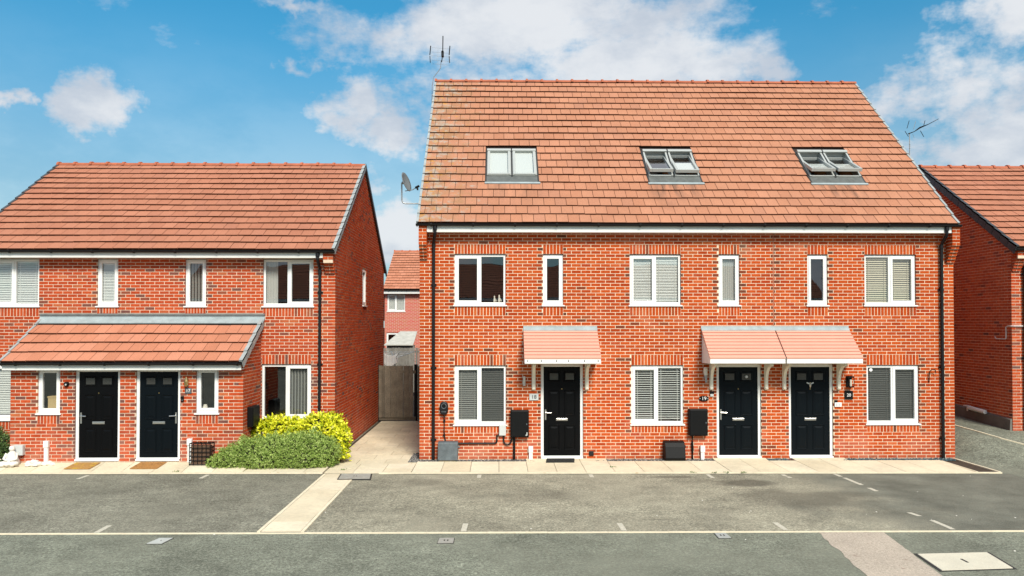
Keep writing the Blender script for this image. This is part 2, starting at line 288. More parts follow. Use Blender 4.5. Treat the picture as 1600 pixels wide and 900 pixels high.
# the dusty surface wears out raggedly towards the right, with oil stains where cars stand
def bay_wear(m):
    t = m.node_tree; b = t.nodes['Principled BSDF']; src = b.inputs['Base Color'].links[0].from_socket
    def nn(k): return t.nodes.new(k)
    g = nn('ShaderNodeNewGeometry'); sp = nn('ShaderNodeSeparateXYZ'); t.links.new(g.outputs['Position'], sp.inputs[0])
    n = nn('ShaderNodeTexNoise'); n.inputs['Scale'].default_value = .8; n.inputs['Detail'].default_value = 7; t.links.new(g.outputs['Position'], n.inputs['Vector'])
    a = nn('ShaderNodeMath'); a.operation = 'MULTIPLY_ADD'; t.links.new(n.outputs['Fac'], a.inputs[0]); a.inputs[1].default_value = 5; t.links.new(sp.outputs[0], a.inputs[2])
    mr = nn('ShaderNodeMapRange'); mr.interpolation_type = 'SMOOTHSTEP'; t.links.new(a.outputs[0], mr.inputs[0]); mr.inputs[1].default_value = 9.4; mr.inputs[2].default_value = 11.8
    gn = nn('ShaderNodeTexNoise'); gn.inputs['Scale'].default_value = 60; t.links.new(g.outputs['Position'], gn.inputs['Vector'])
    cr = nn('ShaderNodeValToRGB'); cr.color_ramp.elements[0].position = .3; cr.color_ramp.elements[0].color = (.11,.112,.09,1); cr.color_ramp.elements[1].position = .7; cr.color_ramp.elements[1].color = (.19,.19,.152,1); t.links.new(gn.outputs['Fac'], cr.inputs[0])
    rt = nn('ShaderNodeTexNoise'); rt.inputs['Scale'].default_value = 1.1; rt.inputs['Detail'].default_value = 8; rt.inputs['Roughness'].default_value = .65; t.links.new(g.outputs['Position'], rt.inputs['Vector'])
    rm = nn('ShaderNodeMapRange'); t.links.new(rt.outputs['Fac'], rm.inputs[0]); rm.inputs[1].default_value = .3; rm.inputs[2].default_value = .7; rm.inputs[3].default_value = .72; rm.inputs[4].default_value = 1.38
    sv = nn('ShaderNodeVectorMath'); sv.operation = 'SCALE'; t.links.new(cr.outputs[0], sv.inputs[0]); t.links.new(rm.outputs[0], sv.inputs['Scale'])
    mx = nn('ShaderNodeMix'); mx.data_type = 'RGBA'; t.links.new(mr.outputs[0], mx.inputs[0]); t.links.new(src, mx.inputs[6]); t.links.new(sv.outputs[0], mx.inputs[7]); src = mx.outputs[2]
    for (cx, cy, rx, ry, am) in ((6.7,-2.6,.55,.35,.75),(7.4,-3.9,1.3,.75,.5),(4.9,-3.2,.5,.5,.25),(2.5,-3.7,.7,.5,.3),(.3,-2.4,.6,.35,.3),(5.4,-1.95,.45,.12,.55)):
        mp = nn('ShaderNodeMapping'); mp.vector_type = 'TEXTURE'; mp.inputs[1].default_value = (cx, cy, 0); mp.inputs[3].default_value = (rx*1.6, ry*1.6, 1); t.links.new(g.outputs['Position'], mp.inputs[0])
        gr = nn('ShaderNodeTexGradient'); gr.gradient_type = 'SPHERICAL'; t.links.new(mp.outputs[0], gr.inputs[0])
        ad = nn('ShaderNodeMath'); ad.operation = 'MULTIPLY'; t.links.new(gr.outputs['Fac'], ad.inputs[0]); t.links.new(n.outputs['Fac'], ad.inputs[1])
        m2 = nn('ShaderNodeMapRange'); t.links.new(ad.outputs[0], m2.inputs[0]); m2.inputs[1].default_value = .12; m2.inputs[2].default_value = .30; m2.inputs[4].default_value = am
        mx = nn('ShaderNodeMix'); mx.data_type = 'RGBA'; t.links.new(m2.outputs[0], mx.inputs[0]); t.links.new(src, mx.inputs[6]); mx.inputs[7].default_value = (.085,.078,.06,1); src = mx.outputs[2]
    t.links.new(src, b.inputs['Base Color'])
bay_wear(M_BAY2)
M_PATCH = mat('pinkish chipping surface', (.44,.375,.30), .95, grain=[(1.5,.9,1.1),(30,.8,1.2),(110,.72,1.3)], patch=[(5,.64,.74,(.17,.11,.08),.55)], bump=(110,.006,.8))

# ------------------------------------------------------------------ mesh helpers
class MB:
    def __init__(s): s.v = []; s.f = []; s.m = []; s.r = []
    def quad(s, pts, m=0, r=.5):
        b = len(s.v); s.v += [tuple(p) for p in pts]; s.f.append(tuple(range(b, b+len(pts)))); s.m.append(m); s.r.append(r)
    def hexa(s, p, m=0, r=.5, skip=()):
        # p: 8 points, 0-3 bottom ring, 4-7 top ring (same order)
        b = len(s.v); s.v += [tuple(q) for q in p]
        for k, f in enumerate(((3,2,1,0),(4,5,6,7),(0,1,5,4),(1,2,6,5),(2,3,7,6),(3,0,4,7))):
            if k in skip: continue
            s.f.append(tuple(b+i for i in f)); s.m.append(m); s.r.append(r)
    def box(s, x0, x1, y0, y1, z0, z1, m=0, r=.5):
        s.hexa([(x0,y0,z0),(x1,y0,z0),(x1,y1,z0),(x0,y1,z0),(x0,y0,z1),(x1,y0,z1),(x1,y1,z1),(x0,y1,z1)], m, r)
    def prism(s, poly, a, b, fn, m=0, r=.5):
        # poly of (p,q); fn(t,p,q)->xyz ; extruded from t=a to t=b
        n = len(poly); k = len(s.v)
        s.v += [tuple(fn(a,p,q)) for p, q in poly]+[tuple(fn(b,p,q)) for p, q in poly]
        s.f.append(tuple(range(k+n-1, k-1, -1))); s.f.append(tuple(range(k+n, k+2*n)))
        for i in range(n):
            j = (i+1) % n; s.f.append((k+i, k+j, k+n+j, k+n+i))
        s.m += [m]*(n+2); s.r += [r]*(n+2)
    def tube(s, path, rad, n=8, m=0, caps=True):
        path = [Vector(p) for p in path]; k0 = len(s.v)
        for i, p in enumerate(path):
            d = (path[min(i+1, len(path)-1)]-path[max(i-1, 0)]).normalized()
            u = d.cross(Vector((0,0,1)));
            if u.length < 1e-3: u = d.cross(Vector((0,1,0)))
            u.normalize(); w = d.cross(u); rr = rad[i] if isinstance(rad, (list, tuple)) else rad
            s.v += [tuple(p+u*(rr*math.cos(2*math.pi*j/n))+w*(rr*math.sin(2*math.pi*j/n))) for j in range(n)]
        for i in range(len(path)-1):
            for j in range(n):
                a = k0+i*n+j; b = k0+i*n+(j+1) % n
                s.f.append((a, b, b+n, a+n)); s.m.append(m); s.r.append(.5)
        if caps:
            s.f.append(tuple(range(k0+n-1, k0-1, -1))); s.f.append(tuple(range(k0+(len(path)-1)*n, k0+len(path)*n))); s.m += [m, m]; s.r += [.5, .5]
    def mesh(s, name, mats):
        me = bpy.data.meshes.new(name); me.from_pydata(s.v, [], s.f)
        for q in (mats if isinstance(mats, (list, tuple)) else [mats]): me.materials.append(q)
        me.polygons.foreach_set('material_index', s.m)
        a = me.attributes.new('rnd', 'FLOAT', 'FACE'); a.data.foreach_set('value', s.r)
        me.update(); return me

def link(name, data, parent=None, kind=None):
    o = bpy.data.objects.new(name, data); COL.objects.link(o)
    if parent is not None:
        o.parent = parent
        if parent.type == 'EMPTY' or parent.location.length: o.matrix_parent_inverse = Matrix.Translation(parent.location).inverted()
    if kind: o['kind'] = kind
    return o
def obj(name, mb, mats, parent=None, kind=None, bevel=0, smooth=False):
    me = mb.mesh(name, mats); o = link(name, me, parent, kind)
    if smooth:
        for p in me.polygons: p.use_smooth = True
    if bevel:
        b = o.modifiers.new('bevel', 'BEVEL'); b.width = bevel; b.segments = 2; b.limit_method = 'ANGLE'
    return o
def thing(name, label, cat, loc=(0,0,0), group=None):
    o = bpy.data.objects.new(name, None); COL.objects.link(o); o.location = loc; o.empty_display_size = .3
    o['label'] = label; o['category'] = cat
    if group: o['group'] = group
    return o
def tag(o, label, cat, group=None):
    o['label'] = label; o['category'] = cat
    if group: o['group'] = group
    return o
def text(name, body, size, loc, m, parent, depth=.002, rz=0):
    c = bpy.data.curves.new(name, 'FONT'); c.body = body; c.size = size; c.align_x = 'CENTER'; c.align_y = 'CENTER'; c.extrude = depth
    t = bpy.data.objects.new(name, c); COL.objects.link(t)
    dg = bpy.context.evaluated_depsgraph_get(); me = bpy.data.meshes.new_from_object(t.evaluated_get(dg))
    bpy.data.objects.remove(t); bpy.data.curves.remove(c)
    me.transform(Matrix.Translation(loc) @ Matrix.Rotation(rz, 4, 'Z') @ Matrix.Rotation(R(90), 4, 'X'))
    me.materials.clear(); me.materials.append(m)
    return link(name, me, parent)

class Wall:
    """a vertical wall plane: origin, direction u along it, outward normal"""
    def __init__(s, o, u, n): s.o = Vector(o); s.u = Vector(u); s.n = Vector(n)
    def p(s, u, v, n=0): return s.o+s.u*u+s.n*n+Vector((0,0,v))
    def hexa(s, mb, u0, u1, v0, v1, n0, n1, m=0, r=.5, skip=()):
        mb.hexa([s.p(u0,v0,n1), s.p(u1,v0,n1), s.p(u1,v0,n0), s.p(u0,v0,n0), s.p(u0,v1,n1), s.p(u1,v1,n1), s.p(u1,v1,n0), s.p(u0,v1,n0)], m, r, skip)
    def mat4(s, u, v, n=0):
        c = s.p(u, v, n); m = Matrix.Identity(4)
        for i, ax in enumerate((s.u, -s.n, Vector((0,0,1)))):
            for k in range(3): m[k][i] = ax[k]
        for k in range(3): m[k][3] = c[k]
        return m

CAMP = Vector(cam.location)
CO = .075; MOD = .2258; JT = .0146
def rnd_brick(dark=0):
    x = random.random()
    return .92+.08*random.random() if random.random() < dark else x*.92
def lay_bricks(u0, u1, v0, v1, holes, top=None, dark_edges=True, phase=0, voff=0, dark_rate=.035):
    """stretcher bond inside the rectangle, clear of the holes and under the line top(u); returns (u0,u1,v0,v1,rnd)"""
    out = []; row = int(math.floor((v0-voff)/CO))
    while row*CO+voff < v1-1e-4:
        a = max(row*CO+voff, v0); b = min(row*CO+voff+CO, v1)
        lo = a+JT/2; hi = b-JT/2
        if hi-lo > .012:
            # intervals free of holes
            iv = [(u0, u1)]; edges = set()
            for h in holes:
                if h[2] < hi and h[3] > lo:
                    if (h[2] > lo and h[2]-lo > .02) or (h[3] < hi and hi-h[3] > .02):
                        # partly covered course: keep the visible strip
                        if h[2]-lo > .02: out.append((h[0], h[1], lo, h[2]-.004, rnd_brick()))
                        if hi-h[3] > .02: out.append((h[0], h[1], h[3]+.004, hi, rnd_brick()))
                    ni = []
                    for (p, q) in iv:
                        if h[1] <= p or h[0] >= q: ni.append((p, q)); continue
                        if h[0] > p: ni.append((p, h[0]))
                        if h[1] < q: ni.append((h[1], q))
                        edges.add(h[0]); edges.add(h[1])
                    iv = ni
            off = (row % 2)*.5*MOD+phase
            for (p, q) in iv:
                if top:
                    while p < q and top(p) < hi+.01: p += .02
                    while q > p and top(q) < hi+.01: q -= .02
                k = math.floor((p-off)/MOD); x = k*MOD+off
                while x < q-1e-4:
                    s = max(x, p); e = min(x+MOD, q); w = e-s
                    if w > .035:
                        de = dark_edges and w < .16 and (any(abs(s-t) < .02 for t in edges) or any(abs(e-t) < .02 for t in edges))
                        out.append((s+(JT/2 if s > p+1e-5 else .001), e-(JT/2 if e < q-1e-5 else .001), lo, hi, rnd_brick(.7 if de else dark_rate)))
                    x += MOD
        row += 1
    return out
def soldiers(u0, u1, v0, v1):
    n = max(1, round((u1-u0)/.0752)); w = (u1-u0)/n
    return [(u0+i*w+JT/2, u0+(i+1)*w-JT/2, v0+.005, v1-.005, rnd_brick(.04)) for i in range(n)]
_stretch = {}
def emit_bricks(wall, rects, parent, m, quota, depth=.1):
    """the nearest full bricks become objects, the others one joined part"""
    key = lambda r: (wall.p((r[0]+r[1])/2, (r[2]+r[3])/2)-CAMP).length
    full = sorted([r for r in rects if abs(r[1]-r[0]-(MOD-JT)) < .003 and abs(r[3]-r[2]-(CO-JT)) < .002], key=key)[:quota]
    fs = set(id(r) for r in full)
    mb = MB()
    for r in rects:
        if id(r) in fs: continue
        pr = random.uniform(-.0012, .0012)
        wall.hexa(mb, r[0], r[1], r[2], r[3], -depth, pr, 0, r[4], skip=(4,))
    if mb.f: obj('brickwork', mb, m, parent, 'stuff')
    for r in full:
        t = min(15, int(r[4]*16)); k = (m.name, t)
        if k not in _stretch:
            b = MB(); hx = (MOD-JT)/2; hz = (CO-JT)/2
            b.hexa([(-hx,0,-hz),(hx,0,-hz),(hx,depth,-hz),(-hx,depth,-hz),(-hx,0,hz),(hx,0,hz),(hx,depth,hz),(-hx,depth,hz)], 0, (t+.5)/16, skip=(4,))
            _stretch[k] = b.mesh('brick', m)
        o = bpy.data.objects.new('brick', _stretch[k]); COL.objects.link(o); o.parent = parent
        o.matrix_basis = wall.mat4((r[0]+r[1])/2, (r[2]+r[3])/2, random.uniform(-.0012, .0012))
def mortar_sheet(mb, wall, u0, u1, v0, v1, holes, m=0, top=None, rec=-.0045):
    us = sorted(set([u0, u1]+[h[i] for h in holes for i in (0,1) if u0 < h[i] < u1])); vs = sorted(set([v0, v1]+[h[i] for h in holes for i in (2,3) if v0 < h[i] < v1]))
    for i in range(len(us)-1):
        for j in range(len(vs)-1):
            cu = (us[i]+us[i+1])/2; cv = (vs[j]+vs[j+1])/2
            if any(h[0] < cu < h[1] and h[2] < cv < h[3] for h in holes): continue
            mb.quad([wall.p(us[i],vs[j],rec), wall.p(us[i+1],vs[j],rec), wall.p(us[i+1],vs[j+1],rec), wall.p(us[i],vs[j+1],rec)], m)
    for h in holes:   # joints seen in the reveals
        a, b, c, d = h[0]-.006, h[1]+.006, h[2]-.006, h[3]+.006
        for q in (((a,c),(a,d)), ((b,d),(b,c)), ((a,d),(b,d)), ((b,c),(a,c))):
            (x, y), (z, w) = q
            mb.quad([wall.p(x,y,rec), wall.p(x,y,-.16), wall.p(z,w,-.16), wall.p(z,w,rec)], m)

# ------------------------------------------------------------------ windows and doors
def ring(mb, wall, u0, u1, v0, v1, t, n0, n1, m=0, tb=None):
    tb = t if tb is None else tb
    wall.hexa(mb, u0, u0+t, v0, v1, n0, n1, m); wall.hexa(mb, u1-t, u1, v0, v1, n0, n1, m)
    wall.hexa(mb, u0+t, u1-t, v0, v0+tb, n0, n1, m); wall.hexa(mb, u0+t, u1-t, v1-t, v1, n0, n1, m)
def window(house, wall, u0, u1, v0, v1, lights, rec=.045, room=True, sill=True, pale=False, blinds=None):
    """lights: list of (ua, ub, opening?) as fractions; blinds: one style per light"""
    mb = MB(); F = .052; w = u1-u0
    ring(mb, wall, u0, u1, v0+.03, v1-.012, F, -rec-.07, -rec)
    for a, b, op in lights[:-1]: wall.hexa(mb, u0+b*w-.028, u0+b*w+.028, v0+.03+F, v1-.012-F, -rec-.068, -rec-.002)
    win = obj('window', mb, M_UPVC, house, bevel=.004)
    nb = len(lights)
    for i, (a, b, op) in enumerate(lights):
        x0 = u0+a*w+(F if i == 0 else .028); x1 = u0+b*w-(F if i == nb-1 else .028); y0 = v0+.03+F; y1 = v1-.012-F
        if op:
            s = MB(); ring(s, wall, x0-.012, x1+.012, y0-.012, y1+.012, .056, -rec-.055, -rec+.014)
            obj('sash', s, M_UPVC, win, bevel=.005)
            x0 += .042; x1 -= .042; y0 += .042; y1 -= .042
        g = MB(); g.quad([wall.p(x0-.005,y0-.005,-rec-.03), wall.p(x1+.005,y0-.005,-rec-.03), wall.p(x1+.005,y1+.005,-rec-.03), wall.p(x0-.005,y1+.005,-rec-.03)])
        obj('pane', g, M_GLASS, win)
        st = blinds[i] if blinds else None
        if st:
            k = MB(); mt = M_BLIND; nb0 = -rec-.068
            if st in ('venetian', 'louvre', 'cream', 'dark', 'closed', 'grey'):
                pitch = {'venetian': .052, 'louvre': .042, 'cream': .05, 'dark': .044, 'closed': .036, 'grey': .044}[st]
                mt = {'venetian': M_BLIND, 'louvre': M_BLIND, 'cream': M_BLINDC, 'dark': M_BLINDK, 'closed': M_BLIND, 'grey': M_BLINDG}[st]
                dz = {'venetian': .0045, 'louvre': .017, 'cream': .022, 'dark': .013, 'closed': .0175, 'grey': .011}[st]
                z = y1-.03; wall.hexa(k, x0+.004, x1-.004, y1-.032, y1-.002, nb0-.025, nb0+.01)
                while z > y0+.01:
                    t = .003; q = dz*random.uniform(.9, 1.1)
                    A = [wall.p(x0+.006, z-q-t, nb0+.017), wall.p(x1-.006, z-q-t, nb0+.017), wall.p(x1-.006, z+q-t, nb0-.02), wall.p(x0+.006, z+q-t, nb0-.02)]
                    k.hexa(A+[p+Vector((0,0,t)) for p in A]); z -= pitch
                for cx in (x0+.14*(x1-x0), x1-.14*(x1-x0)): wall.hexa(k, cx-.004, cx+.004, y0, y1, nb0+.02, nb0+.023)
            elif st == 'vertical':
                mt = M_BLINDG; x = x0+.02
                while x < x1-.02:
                    k.hexa([wall.p(x,y0,nb0), wall.p(x+.004,y0,nb0), wall.p(x+.034,y0,nb0-.05), wall.p(x+.03,y0,nb0-.05), wall.p(x,y1,nb0), wall.p(x+.004,y1,nb0), wall.p(x+.034,y1,nb0-.05), wall.p(x+.03,y1,nb0-.05)]); x += .072
            elif st in ('sheer', 'curtain'):
                mt = M_CURT; e = x0+(x1-x0)*(.52 if st == 'curtain' else 1); n_ = 14; pts = [(x0+(e-x0)*i/n_, (.018 if i % 2 else -.018)) for i in range(n_+1)]
                for i in range(n_):
                    (p, a_), (q, b_) = pts[i], pts[i+1]
                    k.quad([wall.p(p,y0,nb0+a_), wall.p(q,y0,nb0+b_), wall.p(q,y1,nb0+b_), wall.p(p,y1,nb0+a_)])
            obj('curtain' if st in ('sheer', 'curtain') else 'blind', k, mt, win)
    if sill:
        s = MB(); e = .03
        pr = [(-rec-.05, v0-.002), (.032, v0-.012), (.032, v0+.016), (-rec-.05, v0+.034)]
        s.prism(pr, u0-e, u1+e, lambda t, a, b: wall.p(t, b, a)); obj('sill', s, M_UPVC, win, bevel=.003)
    if room:
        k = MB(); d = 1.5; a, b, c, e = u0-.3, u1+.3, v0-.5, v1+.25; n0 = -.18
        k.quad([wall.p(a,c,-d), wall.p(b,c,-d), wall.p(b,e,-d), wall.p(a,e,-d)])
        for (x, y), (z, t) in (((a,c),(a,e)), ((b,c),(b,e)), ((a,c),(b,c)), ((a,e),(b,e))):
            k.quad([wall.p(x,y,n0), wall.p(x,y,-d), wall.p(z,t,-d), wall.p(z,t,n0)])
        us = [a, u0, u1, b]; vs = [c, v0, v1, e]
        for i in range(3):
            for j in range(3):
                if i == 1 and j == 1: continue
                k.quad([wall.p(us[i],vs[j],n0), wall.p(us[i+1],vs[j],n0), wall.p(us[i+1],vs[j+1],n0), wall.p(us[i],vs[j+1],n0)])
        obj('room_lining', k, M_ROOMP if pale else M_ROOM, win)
    return win
def bevelled_panel(mb, wall, u0, u1, v0, v1, n, h=.012, t=.022):
    """raised moulding with sloped sides round a panel"""
    c = [(u0,v0),(u1,v0),(u1,v1),(u0,v1)]
    def ins(d): return [(u0+d,v0+d),(u1-d,v0+d),(u1-d,v1-d),(u0+d,v1-d)]
    l = [(c, n), (ins(t*.45), n+h), (ins(t*.75), n+h), (ins(t*1.5), n-.004)]
    for (a, na), (b, nb) in zip(l[:-1], l[1:]):
        for i in range(4):
            j = (i+1) % 4
            mb.quad([wall.p(*a[i],na), wall.p(*a[j],na), wall.p(*b[j],nb), wall.p(*b[i],nb)])
    d = ins(t*1.5); e = ins(t*1.5+.045)
    for i in range(4):
        j = (i+1) % 4; mb.quad([wall.p(*d[i],n-.004), wall.p(*d[j],n-.004), wall.p(*e[j],n+.006), wall.p(*e[i],n+.006)])
    mb.quad([wall.p(*q,n+.006) for q in e])
def door(house, wall, u0, u1, v0, v1, handle, mt, label=None, extra=None):
    rec = .05; F = .066; n = -rec-.018
    mb = MB(); x0, x1, y0, y1 = u0+F, u1-F, v0+.055, v1-F
    wall.hexa(mb, x0, x1, y0, y1, n-.045, n)
    w = x1-x0; h = y1-y0
    cols = ((.13,.44),(.56,.87)); rows = ((.055,.305),(.60,.775),(.085,.365))
    for a, b in cols:
        bevelled_panel(mb, wall, x0+a*w, x0+b*w, y0+.06*h, y0+.345*h, n+.0015)
        bevelled_panel(mb, wall, x0+a*w, x0+b*w, y0+.445*h, y0+.735*h, n+.0015)
        bevelled_panel(mb, wall, x0+a*w-.01, x0+b*w+.01, y0+.83*h, y0+.945*h, n+.0015)
    d = obj('door', mb, mt, house)
    if label: d['label'] = label
    f = MB(); ring(f, wall, u0, u1, v0, v1, F, -rec-.09, -rec, tb=.05); wall.hexa(f, u0+.01, u1-.01, v0-.012, v0+.03, -rec-.08, .02)
    obj('door_frame', f, M_UPVC, d, bevel=.004)
    for a, b in cols:
        g = MB(); wall.hexa(g, x0+a*w+.035, x0+b*w-.035, y0+.852*h, y0+.925*h, n, n+.009)
        obj('glazing', g, M_GLASSDK, d)
    k = MB(); c = (x0+x1)/2; wall.hexa(k, c-.135, c+.135, y0+.405*h-.028, y0+.405*h+.028, n, n+.014); wall.hexa(k, c-.115, c+.115, y0+.405*h-.016, y0+.405*h+.016, n+.014, n+.02)
    obj('letter_plate', k, M_CHROME, d, bevel=.004)
    k = MB(); k.tube([wall.p(c, y0+.735*h+.03, n), wall.p(c, y0+.735*h+.03, n+.012)], .012, 10); obj('spyhole', k, M_BRASS, d)
    if handle:
        hx = x0+.045 if handle < 0 else x1-.045; hz = y0+.46*h; k = MB()
        wall.hexa(k, hx-.017, hx+.017, hz-.12, hz+.12, n, n+.012)
        k.tube([wall.p(hx, hz+.05, n+.01), wall.p(hx, hz+.05, n+.055), wall.p(hx-.13*handle, hz+.045, n+.06)], .012, 8)
        obj('handle', k, M_CHROME, d)
    if extra == 'knocker':
        k = MB(); k.tube([wall.p(x0+.71*w, y0+.888*h, n), wall.p(x0+.71*w, y0+.888*h, n+.03)], [.038,.03], 14); obj('knocker', k, M_CHROME, d)
    if extra == 'bee':
        k = MB(); cz = y0+.80*h
        k.tube([wall.p(c, cz-.075, n+.012), wall.p(c, cz-.04, n+.02), wall.p(c, cz, n+.025), wall.p(c, cz+.03, n+.02), wall.p(c, cz+.05, n+.012)], [.006,.024,.028,.018,.008], 10)
        for sgn in (-1, 1): k.hexa([wall.p(c+sgn*.01,cz-.005,n+.01), wall.p(c+sgn*.085,cz+.03,n+.01), wall.p(c+sgn*.08,cz+.055,n+.01), wall.p(c+sgn*.01,cz+.03,n+.01), wall.p(c+sgn*.01,cz-.005,n+.018), wall.p(c+sgn*.085,cz+.03,n+.018), wall.p(c+sgn*.08,cz+.055,n+.018), wall.p(c+sgn*.01,cz+.03,n+.018)])
        obj('knocker', k, M_CHROME, d)
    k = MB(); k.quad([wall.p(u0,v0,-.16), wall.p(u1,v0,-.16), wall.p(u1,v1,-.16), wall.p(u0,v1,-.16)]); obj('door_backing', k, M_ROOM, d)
    return d
M_GLASSDK = mat('obscured door glazing', (.035,.036,.034), .12, spec=.8)

# ------------------------------------------------------------------ roofs
def slope(x0, x1, e, r):
    """front roof slope: eave (y,z), ridge (y,z). returns point function (u,v,n) and its length"""
    dy, dz = r[0]-e[0], r[1]-e[1]; Ls = math.hypot(dy, dz); c, s = dy/Ls, dz/Ls
    return (lambda u, v, n=0: Vector((u, e[0]+v*c-n*s, e[1]+v*s+n*c))), Ls, Vector((0,c,s)), Vector((0,-s,c))
_tiles = {}
def tile_roof(roof, x0, x1, e, r, rows, tw, m, quota, holes=(), stop=None, jit=.0018, name='roof_tile'):
    P, Ls, V, Nn = slope(x0, x1, e, r); Ls = stop or Ls; g = Ls/rows; n = max(1, round((x1-x0)/tw)); w = (x1-x0)/n
    items = []
    for i in range(rows):
        v0 = i*g; off = .5*w if i % 2 else 0
        k = 0; x = x0-off
        while x < x1-1e-4:
            a, b = max(x, x0), min(x+w, x1); segs = [(a, b)]
            for h in holes:
                if h[2] < v0+g*.6 and h[3] > v0+g*.25:
                    ns = []
                    for p, q in segs:
                        if h[1] <= p or h[0] >= q: ns.append((p, q)); continue
                        if h[0] > p: ns.append((p, h[0]))
                        if h[1] < q: ns.append((h[1], q))
                    segs = ns
            for p, q in segs:
                if q-p > .03: items.append((p+.005, q-.005, v0, random.random()))
            x += w
    nose, tail, th = .055, .014, .036
    wave = lambda t: .006*math.sin(.8*t[0]+1.1*t[2])+.004*math.sin(2.3*t[0]-3.1*t[2]+1)
    full = [t for t in items if abs(t[1]-t[0]-(w-.010)) < .002]
    full = set(id(t) for t in sorted(full, key=lambda t: (P((t[0]+t[1])/2, t[2])-CAMP).length)[:quota])
    mb = MB()
    def add(mb, a, b, v0, rr, P, dn=0):
        v1 = v0+g+.045
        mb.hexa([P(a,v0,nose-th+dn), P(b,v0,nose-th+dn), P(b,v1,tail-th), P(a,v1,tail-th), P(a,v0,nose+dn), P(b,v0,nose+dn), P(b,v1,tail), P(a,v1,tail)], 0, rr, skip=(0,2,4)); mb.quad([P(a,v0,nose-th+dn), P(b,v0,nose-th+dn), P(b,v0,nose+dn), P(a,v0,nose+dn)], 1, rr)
    for t in items:
        if id(t) in full: continue
        add(mb, t[0], t[1], t[2]+random.uniform(-.004,.004), t[3], P, wave(t)+random.uniform(-jit, jit))
    if mb.f: obj(name+'s', mb, [m, M_NOSESHADE], roof, 'stuff')
    for t in items:
        if id(t) not in full: continue
        b = min(11, int(t[3]*12)); k = (m.name, round(w, 4), round(g, 4), round(V.z, 4), b)
        if k not in _tiles:
            q = MB(); hw = (t[1]-t[0])/2
            add(q, -hw, hw, 0, (b+.5)/12, lambda u, v, n=0: Vector((u, 0, 0))+V*v+Nn*n); _tiles[k] = q.mesh(name, [m, M_NOSESHADE])
        o = bpy.data.objects.new(name, _tiles[k]); COL.objects.link(o); o.parent = roof
        o.location = P((t[0]+t[1])/2, t[2]+random.uniform(-.004,.004), wave(t)+random.uniform(-jit, jit))
    return P, Ls, g
def ridge_tiles(roof, x0, x1, y, z, step=.45, r=.105):
    n = round((x1-x0)/step); w = (x1-x0)/n; me = None
    for i in range(n):
        if me is None:
            q = MB(); K = 8; ring_ = lambda x, rr, dz=0: [(x, rr*math.cos(math.pi*j/K), rr*math.sin(math.pi*j/K)*.8+dz) for j in range(K+1)]
            secs = [ring_(0, r*1.32), ring_(.06, r*1.32), ring_(.066, r), ring_(w-.001, r*.98)]
            for s in secs: q.v += s
            for a in range(3):
                for j in range(K):
                    b = a*(K+1)+j; q.f.append((b, b+K+1, b+K+2, b+1)); q.m.append(0); q.r.append(.5)
            q.f.append(tuple(range(K+1))); q.m.append(0); q.r.append(.5)
            me = q.mesh('ridge_tile', M_RIDGE)
        o = bpy.data.objects.new('ridge_tile', me); COL.objects.link(o); o.parent = roof
        o.location = (x0+i*w, y, z+random.uniform(-.006, .006)); o.rotation_euler = (0, R(random.uniform(-.5, .5)), 0)
def verge_caps(roof, x, side, P, Ls, g, rows, m, wtop=.05, drop=.16):
    """one stepped cap per course along a verge; side +1 = right edge"""
    for i in range(rows):
        v0 = i*g; v1 = v0+g+.03; q = MB(); a, b = x-side*wtop, x+side*.022; vj = v0+g-.012
        lo, hi = min(a, b), max(a, b)
        q.hexa([P(lo,v0,.02), P(hi,v0,.02), P(hi,v1,.0), P(lo,v1,.0), P(lo,v0,.066), P(hi,v0,.066), P(hi,v1,.040), P(lo,v1,.040)])
        s0, s1 = (b-.02, b) if side > 0 else (b, b+.02)
        q.hexa([P(s0,v0,-drop), P(s1,v0,-drop), P(s1,vj,-drop+.02), P(s0,vj,-drop+.02), P(s0,v0,.064), P(s1,v0,.064), P(s1,vj,.040), P(s0,vj,.040)])
        obj('verge_cap', q, m, roof)
def deck(house, x0, x1, e, r, holes=(), back=None, mback=None):
    P, Ls, V, Nn = slope(x0, x1, e, r); mb = MB()
    us = sorted(set([x0, x1]+[h[i] for h in holes for i in (0,1)])); vs = sorted(set([0, Ls]+[h[i] for h in holes for i in (2,3)]))
    for i in range(len(us)-1):
        for j in range(len(vs)-1):
            cu, cv = (us[i]+us[i+1])/2, (vs[j]+vs[j+1])/2
            if any(h[0] < cu < h[1] and h[2] < cv < h[3] for h in holes): continue
            mb.quad([P(us[i],vs[j],-.012), P(us[i+1],vs[j],-.012), P(us[i+1],vs[j+1],-.012), P(us[i],vs[j+1],-.012)])
    if back:
        a = [(x0, r[0], r[1]), (x1, r[0], r[1]), (x1, back[0], back[1]), (x0, back[0], back[1])]
        mb.quad([a[0], a[1], a[2], a[3]], 1)
    return obj('roof', mb, [M_DECK, mback or M_TILE2], house)
def gutter(house, x0, x1, y, z, r=.058):
    q = MB(); K = 8; pr = [(r*math.cos(math.pi+math.pi*j/K), r*math.sin(math.pi+math.pi*j/K)) for j in range(K+1)]
    pr += [(p*.86, b*.86) for p, b in reversed(pr)]
    q.prism(pr, x0, x1, lambda t, a, b: (t, y+a, z+b)); o = obj('gutter', q, M_BLACKPL, house)
    x = x0+.35; k = MB()
    while x < x1:
        k.prism([(-r-.008,.012),(-r-.008,-.02),(-.02,-r-.012),(.02,-r-.012),(r,-.02),(r,.012)], x-.018, x+.018, lambda t, a, b: (t, y+a, z+b)); x += .95
    obj('gutter_bracket', k, M_BLACKPL, o)
    return o
